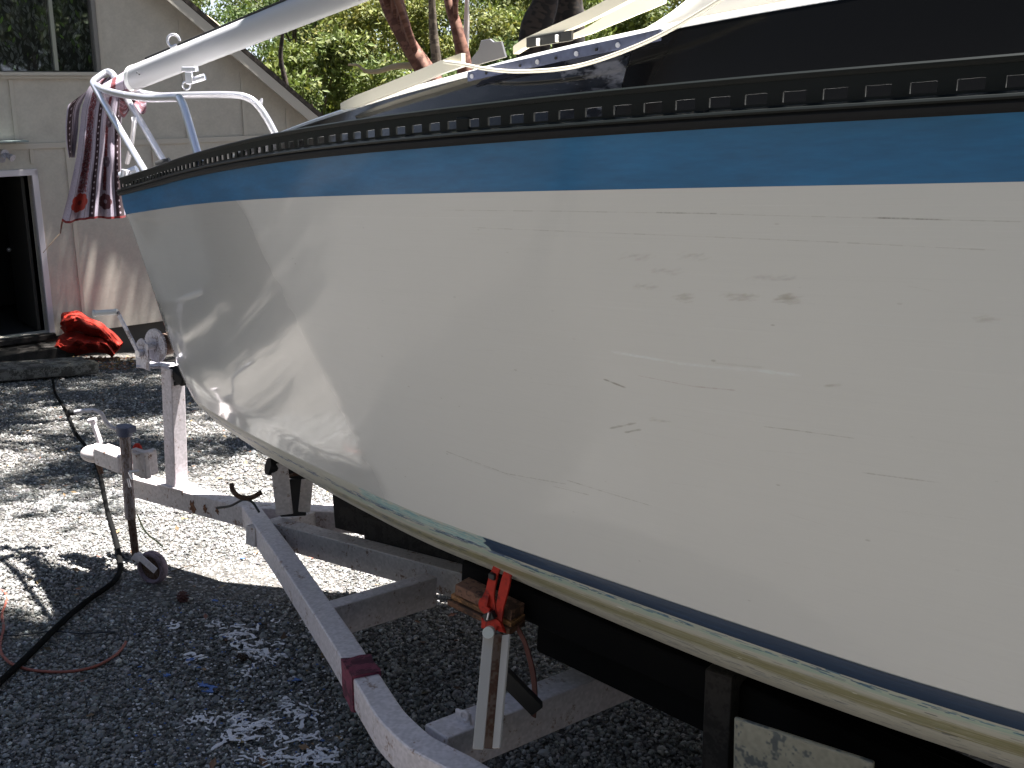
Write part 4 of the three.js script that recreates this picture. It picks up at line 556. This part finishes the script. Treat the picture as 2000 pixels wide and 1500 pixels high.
  part('crank_arm', beam(ca, cb, 0.02, 0.008, 0.002), M.galv, w);
  const gz = bN(186, 612, 0.19); part('handle_grip', [rod(ca, gz, 0.0135, 0.0135, 14), rod(gz, gz.clone().add(gz.clone().sub(ca).normalize().multiplyScalar(0.008)), 0.0165, 0.0165)], mat({ color: lin(0.6, 0.6, 0.6), roughness: 0.4 }), w);
  part('strap', [beam(W(340, 690, 0.03), W(368, 700, 0.045), 0.03, 0.012, 0.002)], mat({ color: lin(0.7, 0.66, 0.62), roughness: 0.9 }), w);
  // coupler with latch
  const cp = new THREE.Group(); cp.name = 'coupler'; trailer.add(cp); const Z = (x, y, z = -4.98) => bZ(x, y, z);
  const cg = new THREE.SphereGeometry(0.055, 16, 10); cg.scale(1.3, 0.8, 1); cg.rotateY(0.5); { const p = Z(185, 886, -5.2); cg.translate(p.x, p.y, p.z); }
  part('socket', [cg, rod(Z(188, 880, -5.2), Z(250, 905, -5.08), 0.04, 0.05, 14)], M.trailerRust, cp);
  part('casting', [beam(Z(198, 886, -5.12), Z(248, 905, -5.0), 0.09, 0.09, 0.012)], M.trailerRust, cp);
  part('latch', [beam(Z(180, 820, -5.15), Z(196, 866, -5.13), 0.022, 0.02, 0.004), beam(Z(172, 822, -5.15), Z(188, 820, -5.15), 0.018, 0.03, 0.004)], M.trailer, cp);
  part('pin', rod(Z(190, 900, -5.1), Z(198, 925, -5.1), 0.012), M.rusty, cp); part('pin', rod(Z(204, 893, -5.06), Z(222, 892, -5.06), 0.018), M.rusty, cp);
  // jockey wheel jack
  const jk = new THREE.Group(); jk.name = 'jack'; trailer.add(jk); const J = (x, y, z = -4.74) => bZ(x, y, z);
  part('outer_tube', [rod(J(243, 845), J(255, 1012), 0.024, 0.024, 18)], mat({ map: grime([136, 128, 132], [92, 74, 64], 0.45, 4, 35), roughness: 0.6, metalness: 0.2 }), jk);
  part('inner_tube', [rod(J(255, 1000), J(266, 1094), 0.018, 0.017, 16)], M.rusty, jk);
  part('cap', [rod(J(243, 850), J(243, 832), 0.034, 0.036, 18), box(0.05, 0.03, 0.045, J(252, 838), 0.004)], M.slate, jk);
  part('crank', tube([J(236, 838), J(222, 836), J(208, 826), J(198, 808), J(186, 802), J(165, 802), J(140, 806)], 0.009, 40, 10), M.galv, jk);
  part('handle_grip', rod(J(146, 805), J(134, 807), 0.013), M.rubber, jk);
  part('clamp', [box(0.1, 0.13, 0.03, J(276, 905, -4.80), 0.006), beam(J(262, 886, -4.78), J(296, 882, -4.85), 0.012, 0.05), box(0.03, 0.12, 0.09, J(288, 905, -4.84), 0.004)], M.trailerRust, jk);
  part('clamp_bolt', [rod(J(252, 922, -4.70), J(272, 920, -4.72), 0.007), rod(J(252, 922, -4.70), J(259, 936, -4.69), 0.006), rod(J(250, 935, -4.69), J(254, 951, -4.69), 0.006)], M.steel, jk);
  const wc = J(298, 1108), ax = V3(0.24, 0.05, 1).normalize(), q = new THREE.Quaternion().setFromUnitVectors(V3(0, 0, 1), ax);
  const tyre = new THREE.LatheGeometry([[0.058, -0.02], [0.070, -0.024], [0.077, -0.015], [0.079, 0], [0.077, 0.015], [0.070, 0.024], [0.058, 0.02], [0.058, -0.02]].map(p => new THREE.Vector2(...p)), 36).rotateX(Math.PI / 2).applyQuaternion(q).translate(wc.x, wc.y, wc.z);
  const wheel = part('wheel', tyre, mat({ map: grime([128, 112, 124], [84, 74, 78], 0.4, 3, 93), roughness: 0.8 }), jk); // hard tyre
  part('fork', [beam(J(271, 1086, -4.70), J(304, 1115, -4.68), 0.034, 0.006, 0.002), beam(J(268, 1088, -4.79), J(300, 1112, -4.79), 0.05, 0.006, 0.002), rod(J(262, 1082), J(276, 1092), 0.024)], M.trailer, jk);
  part('hub', new THREE.CylinderGeometry(0.06, 0.06, 0.012, 24).rotateX(Math.PI / 2).applyQuaternion(q).translate(wc.x, wc.y, wc.z), M.rusty, jk);
  // bunk board on its post
  const k0 = bN(914, 1082, 0.74), k1 = bN(1392, 1292, 0.78), kd = k1.clone().sub(k0).normalize(), kE = k0.clone().addScaledVector(kd, 3.6);
  part('bunk_board', [beam(k0.clone().add(V3(0, -0.055, 0)), kE.clone().add(V3(0, -0.055, 0)), 0.1, 0.07, 0.012), beam(k0.clone().addScaledVector(kd, 0.25).add(V3(0, -0.16, -0.03)), kE.clone().add(V3(0, -0.16, -0.03)), 0.1, 0.05, 0.01)], M.carpet, trailer);
  const z0 = -2.52, B0 = bZ(955, 1470, -2.30), B1 = bZ(975, 1232, -2.47), bd = B1.clone().sub(B0).normalize();
  const sv = V3(0.75, 0, 0.15).normalize(); const fl = (x0, y0, x1, y1, th, w, m2) => beam(bZ(x0, y0, -2.29), bZ(x1, y1, -2.46), th, w, 0.003, V3(1, 0, 0.4));
  part('bunk_post', [beam(bZ(934, 1464, -2.27), bZ(955, 1232, -2.44), 0.026, 0.008, 0.002, V3(0.75, 0, -0.5)), beam(bZ(970, 1462, -2.27), bZ(989, 1240, -2.44), 0.026, 0.007, 0.002, V3(0.85, 0, 0.35))], mat({ color: lin(0.36, 0.345, 0.335), roughness: 0.65 }), trailer);
  part('post_web', beam(bZ(952, 1462, -2.31), bZ(972, 1238, -2.48), 0.055, 0.006, 0.002, V3(1, 0, -0.2)), M.rusty, trailer);
  part('bunk_post_pin', [rod(bZ(953, 1236, -2.41), bZ(957, 1233, -2.47), 0.014)], M.steel, trailer);
  part('bunk_brace', beam(bZ(978, 1312, -2.5), bZ(1050, 1385, -2.5), 0.04, 0.03), M.black, trailer);
  part('bunk_post', [beam(bN(1420, 1300, 0.82), bN(1410, 1520, 0.82), 0.07, 0.09, 0.004, V3(1, 0, 0))], M.darkWood, trailer);
  // mudguard, axle and wheel under the hull
  const fg = grime([136, 134, 121], [76, 82, 84], 0.38, 3, 37); const f0 = bN(1438, 1400, 1.02), f1 = bN(1712, 1488, 1.02);
  part('mudguard', [beam(f0.clone().add(V3(0, -0.09, 0)), f1.clone().add(V3(0, -0.09, 0)), 0.18, 0.012, 0.006)], mat({ map: fg, roughness: 0.6 }), trailer);
  part('hull_shade_board', [beam(bN(1425, 1345, 0.7), bN(1425, 1345, 0.7).addScaledVector(kd, 3), 0.16, 0.05, 0.004), beam(bN(1425, 1400, 0.66), bN(1425, 1400, 0.66).addScaledVector(kd, 3), 0.3, 0.04, 0.004)], M.carpet, trailer);  // added black boards in place of the shade under the hull
  for (const sd of [1, -1]) { const wh = part('road_wheel', new THREE.TorusGeometry(0.2, 0.075, 14, 34).scale(1, 1, 1.1).translate(...F(4.3, sd * 1.16, -0.12).toArray()), M.rubber, trailer); part('rim', new THREE.CylinderGeometry(0.15, 0.15, 0.12, 24).rotateX(Math.PI / 2).translate(...F(4.3, sd * 1.16, -0.12).toArray()), M.galv, wh); }
  part('axle', rod(F(4.3, -1.1, -0.12), F(4.3, 1.1, -0.12), 0.03), M.rusty, trailer);
  part('backing_board', beam(bN(1085, 1222, 0.5), bN(1182, 1268, 0.5), 0.055, 0.02), mat({ color: lin(0.42, 0.39, 0.33), roughness: 0.9 }), trailer);
  part('light_wire', tube([bZ(268, 1004, -4.7), bZ(278, 1028, -4.68), bZ(290, 1045, -4.66), bZ(302, 1054, -4.64), bZ(318, 1068, -4.62)], 0.004, 20, 6), mat({ color: lin(0.4, 0.42, 0.2), roughness: 0.7 }), trailer);
  part('safety_chain', tube([bZ(258, 905, -4.9), bZ(262, 880, -4.93), bZ(268, 868, -4.95), bZ(275, 880, -4.95), bZ(274, 902, -4.93)], 0.010, 24, 6), M.orange, trailer, 'orange coated safety cable loop');
  part('hose_clip', tube([bZ(452, 945, -4.5), bZ(455, 958, -4.48), bZ(468, 970, -4.46), bZ(490, 972, -4.46), bZ(510, 962, -4.46)], 0.011, 24, 7), M.rusty, trailer);
  part('tie_wire', tube([bZ(424, 992, -4.62), bZ(450, 988, -4.56), bZ(475, 976, -4.5), bZ(492, 980, -4.46), bZ(506, 1000, -4.42)], 0.006, 24, 6), M.black, trailer);
  // carpet scrap wrapped round the rail
  const wr = t => { const C = new THREE.CatmullRomCurve3(port, false, 'catmullrom', 0.2); return C; };
  const C = new THREE.CatmullRomCurve3(port, false, 'catmullrom', 0.2).getPoints(400); const near = v => C.reduce((b, p) => p.distanceTo(v) < b.distanceTo(v) ? p : b, C[0]); const q0 = C.indexOf(near(topPt(696, 1288))), q1 = C.indexOf(near(topPt(716, 1320)));
  const seg = []; for (let i = q0; i <= q1; i++) seg.push(C[i].clone());
  const rg = thing('carpet_scrap', 'maroon carpet scrap wrapped around the near trailer rail', 'carpet', ORIGIN.clone(), TURN);
  const cm = mat({ map: grime([112, 52, 70], [70, 32, 46], 0.5, 4, 57), roughness: 1, sheen: 0.5, sheenColor: lin(0.2, 0.08, 0.1) });
  const cs2 = part('carpet', sweep(seg, [t => { const o = []; const R = rect(0.084, 0.116, 0, -0.05); for (let k = 0; k < 4; k++) for (let j = 0; j < 6; j++) { const A = R[k], B = R[(k + 1) % 4], f = j / 6; const bul = 1 + 0.09 * (noise(k * 3 + f * 3, t * 7, 4) - 0.3); o.push([lerp(A[0], B[0], f) * bul, (lerp(A[1], B[1], f) + 0.05) * bul - 0.05]); } return o; }], V3(0, 1, 0), 0.9), cm, rg);
  rg.userData.kind = undefined;
}
// orange ratchet strap and packing boards on the bunk
{
  const P = (x, y, n = 0.86) => bN(x, y, n);
  const st = thing('ratchet_strap', 'orange webbing strap knotted around the bunk and its post', 'strap', ORIGIN.clone(), TURN);
  const web = (pts, w = 0.03, s = 0.005) => { const C = new THREE.CatmullRomCurve3(pts, false, 'catmullrom', 0.4).getPoints(30); return sweep(C, [t => rect(w * (1 - 0.12 * Math.sin(t * 9)), s)], V3(-0.1, 0.15, 1).normalize(), 0.8); };
  part('webbing', [web([P(982, 1085, 0.86), P(972, 1106, 0.875), P(963, 1130, 0.88), P(958, 1158, 0.885), P(962, 1186, 0.89), P(968, 1208, 0.89)], 0.026), web([P(1002, 1092, 0.86), P(994, 1112, 0.875), P(986, 1145, 0.885), P(978, 1180, 0.89), P(974, 1210, 0.89)], 0.028)], M.orange, st);
  part('webbing', [web([P(957, 1150, 0.87), P(948, 1170, 0.895), P(944, 1184, 0.90), P(955, 1196, 0.90)], 0.026, 0.008), web([P(942, 1216, 0.89), P(955, 1222, 0.90), P(972, 1220, 0.895), P(982, 1234, 0.88)], 0.028, 0.008)], M.orange, st);
  part('buckle', [beam(P(956, 1123, 0.885), P(968, 1128, 0.885), 0.018, 0.014, 0.004), beam(P(948, 1206, 0.9), P(966, 1200, 0.9), 0.022, 0.02, 0.004)], M.black, st);
  part('buckle_pin', rod(P(952, 1210, 0.915), P(955, 1196, 0.915), 0.003), M.steel, st);
  const tail = part('tail', web([P(1005, 1215, 0.84), P(1025, 1255, 0.86), P(1040, 1310, 0.88), P(1045, 1360, 0.9), P(1042, 1400, 0.9)], 0.016, 0.004), mat({ color: lin(0.10, 0.035, 0.025), roughness: 0.9 }), st, 'dark red loose strap tail hanging beside the post');
  const wd = [[116, 84, 68], [150, 106, 66], [96, 66, 48]].map((b, i) => mat({ map: grime(b, b.map(v => v * 0.6), 0.5, 4, 61 + i * 5), roughness: 0.85 }));
  const a = P(906, 1141, 0.83), b = P(1016, 1193, 0.83), d = b.clone().sub(a).normalize();
  [['thick reddish packing board under the bunk, topmost of three', 0, 0.032, 0, 0.06, 0.01], ['thin dark packing board in the middle under the bunk', -0.024, 0.014, -0.012, 0.066, 0.012], ['yellowish packing board under the bunk, lowest of three', -0.042, 0.019, -0.018, 0.072, 0.016]].forEach(([l, dy, hh, ext, w, out], i) => { const t = thing('packing_board', l, 'board', ORIGIN.clone(), TURN); part('board', beam(a.clone().addScaledVector(d, ext).add(V3(0, dy, out)), b.clone().addScaledVector(d, -ext * 0.2).add(V3(0, dy, out)), hh, w, 0.003), wd[i], t); });
}

/* ------------------------------------------------------------------ things on the ground */
{
  const line = (pts, r) => pts.map(([x, y]) => atGround(x, y, r));
  const hose = tag(part('cable', tube(line([[34, 640], [58, 672], [88, 700], [102, 738], [108, 768], [128, 800], [150, 848], [178, 885], [196, 930], [208, 990], [224, 1045], [234, 1092], [234, 1116], [218, 1140], [170, 1174], [120, 1216], [60, 1276], [0, 1332], [-60, 1390]], 0.02), 0.0125, 240, 8), mat({ color: lin(0.006, 0.006, 0.006), roughness: 0.9, specularIntensity: 0.12 }), scene), 'thick black cable running from the doorway across the gravel to the foreground', 'cable');
  tag(part('extension_cord', tube(line([[-10, 1150], [8, 1156], [13, 1172], [4, 1200], [7, 1226], [0, 1262], [8, 1284], [30, 1300], [70, 1310], [130, 1312], [185, 1302], [225, 1280], [240, 1264], [246, 1254]], 0.008), 0.0058, 120, 8), mat({ color: lin(0.26, 0.07, 0.05), roughness: 0.6 }), scene), 'faded red extension cord curled on the shaded gravel at the left edge', 'cord');
  tag(part('thin_cord', tube(line([[-20, 1241], [40, 1240], [100, 1233], [160, 1237], [215, 1234], [228, 1236], [240, 1252]], 0.01), 0.0035, 80, 6), mat({ color: lin(0.02, 0.022, 0.03), roughness: 0.6 }), scene), 'thin black cord crossing the red one on the gravel', 'cord');
  // crumpled orange-red life vests beside the doorway
  const vest = (l, top, bot, z, seed) => {
    const base = atZ(165, 690, z), t = thing('life_vest', l, 'life vest', base), cat = P => { const C = new THREE.CatmullRomCurve3(P.map(([x, y]) => V3(x, y, 0)), false); return q => C.getPoint(clamp(q, 0, 1)); }, T = cat(top), B = cat(bot);
    const f = (i, j) => { const a = T(i), b = B(i), q = Math.sin(Math.PI * j), e = Math.sin(Math.PI * clamp(i, 0.02, 0.98)); const rid = 1 - Math.abs(2 * noise(i * 6 + j * 2, j * 2.4 - i * 3, seed) - 1), r2 = 1 - Math.abs(2 * noise(i * 14 - j * 4, j * 5 + i * 6, seed + 3) - 1); return atZ(lerp(a.x, b.x, j) + 5 * (noise(i * 9, j * 3, seed + 5) - 0.5), lerp(a.y, b.y, j) + 4 * (noise(i * 8, j * 4, seed + 6) - 0.5), z + e * (0.3 * q + 0.2 * j) + (0.2 * rid + 0.1 * r2) * q).sub(base); };
    const cloth = part('padding', [gridGeo(70, 30, f), gridGeo(30, 4, (i, j) => { const p = f(i, 0), q = f(i, 1); return p.lerp(q, j).add(V3(0, 0, -0.1 * Math.sin(Math.PI * j))); })], M.orange, t);
    part('belt', tube([f(0.35, 0.35), f(0.5, 0.5), f(0.66, 0.45)].map(p => p.add(V3(0, 0.01, 0.03))), 0.014, 16, 6), mat({ color: lin(0.28, 0.02, 0.01), roughness: 0.8 }), t);
  };
  vest('orange red life vest on top of the crumpled pile by the door', [[117, 628], [123, 612], [150, 607], [172, 619], [200, 634], [216, 645], [240, 670]], [[119, 642], [133, 650], [150, 646], [172, 654], [195, 660], [212, 674], [226, 690]], -13.9, 3);
  vest('orange red life vest lying under the other by the door', [[92, 679], [112, 661], [130, 648], [150, 645], [175, 652], [205, 656], [224, 684]], [[94, 687], [114, 691], [135, 696], [160, 692], [185, 690], [205, 692], [221, 696]], -13.8, 7);
  const lr = rng(81); tag(scatter('leaf_litter', leafGeo(1, 0.035), mat({ color: 0xffffff, roughness: 0.9, side: THREE.DoubleSide }), 420, () => { const z = -lerp(2.5, 12, Math.pow(lr(), 0.7)), x = lerp(-0.48 * -z, -0.1 * -z + 0.3, lr()), q = lerp(0.5, 1.3, lr()); return { pos: V3(x, groundY(x, z) + 0.012, z), rot: [lr() * 0.8 - 0.4, lr() * 6.3, lr() * 0.8 - 0.4], scale: V3(q, q, q) }; }, scene, c => { const k = lerp(0.06, 0.3, lr()); return c.setRGB(k, k * lerp(0.45, 0.75, lr()), k * 0.35); }), 'fallen brown leaves scattered thinly over the driveway gravel', 'leaves', null, 'stuff');
  // pine cones
  const cone = (px, py, s, col, l) => { const p = atGround(px, py, 0.02), t = thing('pine_cone', l, 'pine cone', p, px); const gs = [new THREE.SphereGeometry(s * 0.7, 10, 8).scale(1.2, 0.9, 0.9)]; for (let k = 0; k < 44; k++) { const y = (k / 44 - 0.5) * 2, a = k * 2.4, rr = Math.sqrt(1 - y * y) * s; gs.push(stoneGeo(k, 0.2).scale(s * 0.28, s * 0.16, s * 0.24).rotateY(-a).translate(y * s * 1.2, Math.cos(a) * rr * 0.8, Math.sin(a) * rr * 0.8)); } part('scales', gs, mat({ color: lin(...col), roughness: 0.95 }), t); };
  cone(357, 1166, 0.028, [0.07, 0.025, 0.022], 'dark reddish pine cone at the edge of the sunlit gravel'); cone(474, 1284, 0.019, [0.04, 0.024, 0.018], 'small dark pine cone among the white paint scrapings');
  // paint scrapings
  const r = rng(505); const flake = (c, s, n) => { const pts = [], lobes = 9; for (let k = 0; k < lobes * 2; k++) { const a = k / (lobes * 2) * Math.PI * 2, q = s * lerp(0.18, 1, Math.pow(r(), 1.1)); pts.push(new THREE.Vector2(Math.cos(a) * q * n, Math.sin(a) * q)); } const sh = new THREE.Shape(pts); const g = new THREE.ExtrudeGeometry(sh, { depth: 0.003, bevelEnabled: false }).rotateX(-Math.PI / 2); const p = g.attributes.position; for (let i = 0; i < p.count; i++) p.setY(i, p.getY(i) + 0.010 * noise(p.getX(i) * 40, p.getZ(i) * 40, 3)); g.computeVertexNormals(); g.rotateY((r() - 0.5) * 1.4); g.translate(c.x, c.y, c.z); return g; };
  const curl = (c, L) => { const P = []; let a = r() * 6.3, p = V3(c.x, c.y, c.z); for (let k = 0; k < 7; k++) { P.push(p.clone()); a += (r() - 0.5) * 1.7; p = p.clone().add(V3(Math.cos(a) * L / 6, (r() - 0.5) * 0.004, Math.sin(a) * L / 6)); } const w = L * lerp(0.1, 0.24, r()); return sweep(P, [t => rect(w * (0.35 + noise(t * 5, c.x * 90, 7)), 0.0022)], V3(0.1 * (r() - 0.5), 1, 0.1), 0.9); };
  const white = [], blue = [];
  const clusters = [[430, 1222, 40, 14, 7], [470, 1240, 46, 18, 15], [500, 1265, 50, 20, 20], [520, 1284, 40, 14, 14], [375, 1282, 30, 12, 5], [340, 1216, 24, 6, 3], [478, 1310, 20, 14, 4], [560, 1370, 30, 14, 7], [450, 1400, 50, 16, 12], [500, 1415, 60, 16, 18], [590, 1395, 40, 14, 9], [470, 1440, 50, 14, 14], [590, 1440, 50, 14, 14], [520, 1480, 70, 14, 22], [620, 1475, 50, 22, 22], [380, 1408, 50, 14, 8], [600, 1225, 70, 20, 5]];
  for (const [x, y, sx, sy, n] of clusters) for (let i = 0; i < n * 1.6; i++) { const q = x + (r() + r() - 1) * sx, w = y + (r() + r() - 1) * sy; white.push(r() < 0.6 ? curl(atGround(q, w, 0.013), lerp(0.02, 0.08, r() * r() + 0.1)) : flake(atGround(q, w, 0.012), lerp(0.004, 0.013, r() * r() + 0.1), lerp(1, 2.6, r()))); }
  for (let i = 0; i < 620; i++) { const q = 250 + r() * 420, w = 1180 + r() * 320; (r() < 0.75 ? white : blue).push(flake(atGround(q, w, 0.012), lerp(0.0022, 0.006, r() * r()), lerp(1, 2.2, r()))); }
  for (const [q, w, s] of [[398, 1340, 0.02], [372, 1290, 0.012], [325, 1322, 0.014], [408, 1352, 0.014], [580, 1330, 0.013], [415, 1345, 0.012], [420, 1175, 0.01], [475, 1092, 0.012]]) blue.push(flake(atGround(q, w, 0.014), s, 1.8));
  tag(part('paint_scrapings', white, mat({ color: lin(0.72, 0.70, 0.74), roughness: 0.7 }), scene), 'white paint scrapings strewn over the gravel beside the near trailer rail', 'paint flakes', null, 'stuff');
  tag(part('paint_chips', blue, mat({ color: lin(0.08, 0.16, 0.42), roughness: 0.6 }), scene), 'blue paint chips scattered among the white scrapings', 'paint flakes', null, 'stuff');
  const tw = (l, pts, rr) => tag(part('twig', limb(line(pts, 0.012), rr, rr * 0.5, 10, 6, 4), M.greyBark, scene), l, 'twig');
  tw('thin dark twig right of the jockey wheel on bright gravel', [[335, 1116], [360, 1108], [382, 1102]], 0.004); tw('pale twig beside the near rail on shaded gravel', [[690, 1200], [560, 1220], [536, 1213]].map(([x, y]) => [x - 40, y]).slice(1), 0.005);
}
renderer.render(scene, camera);
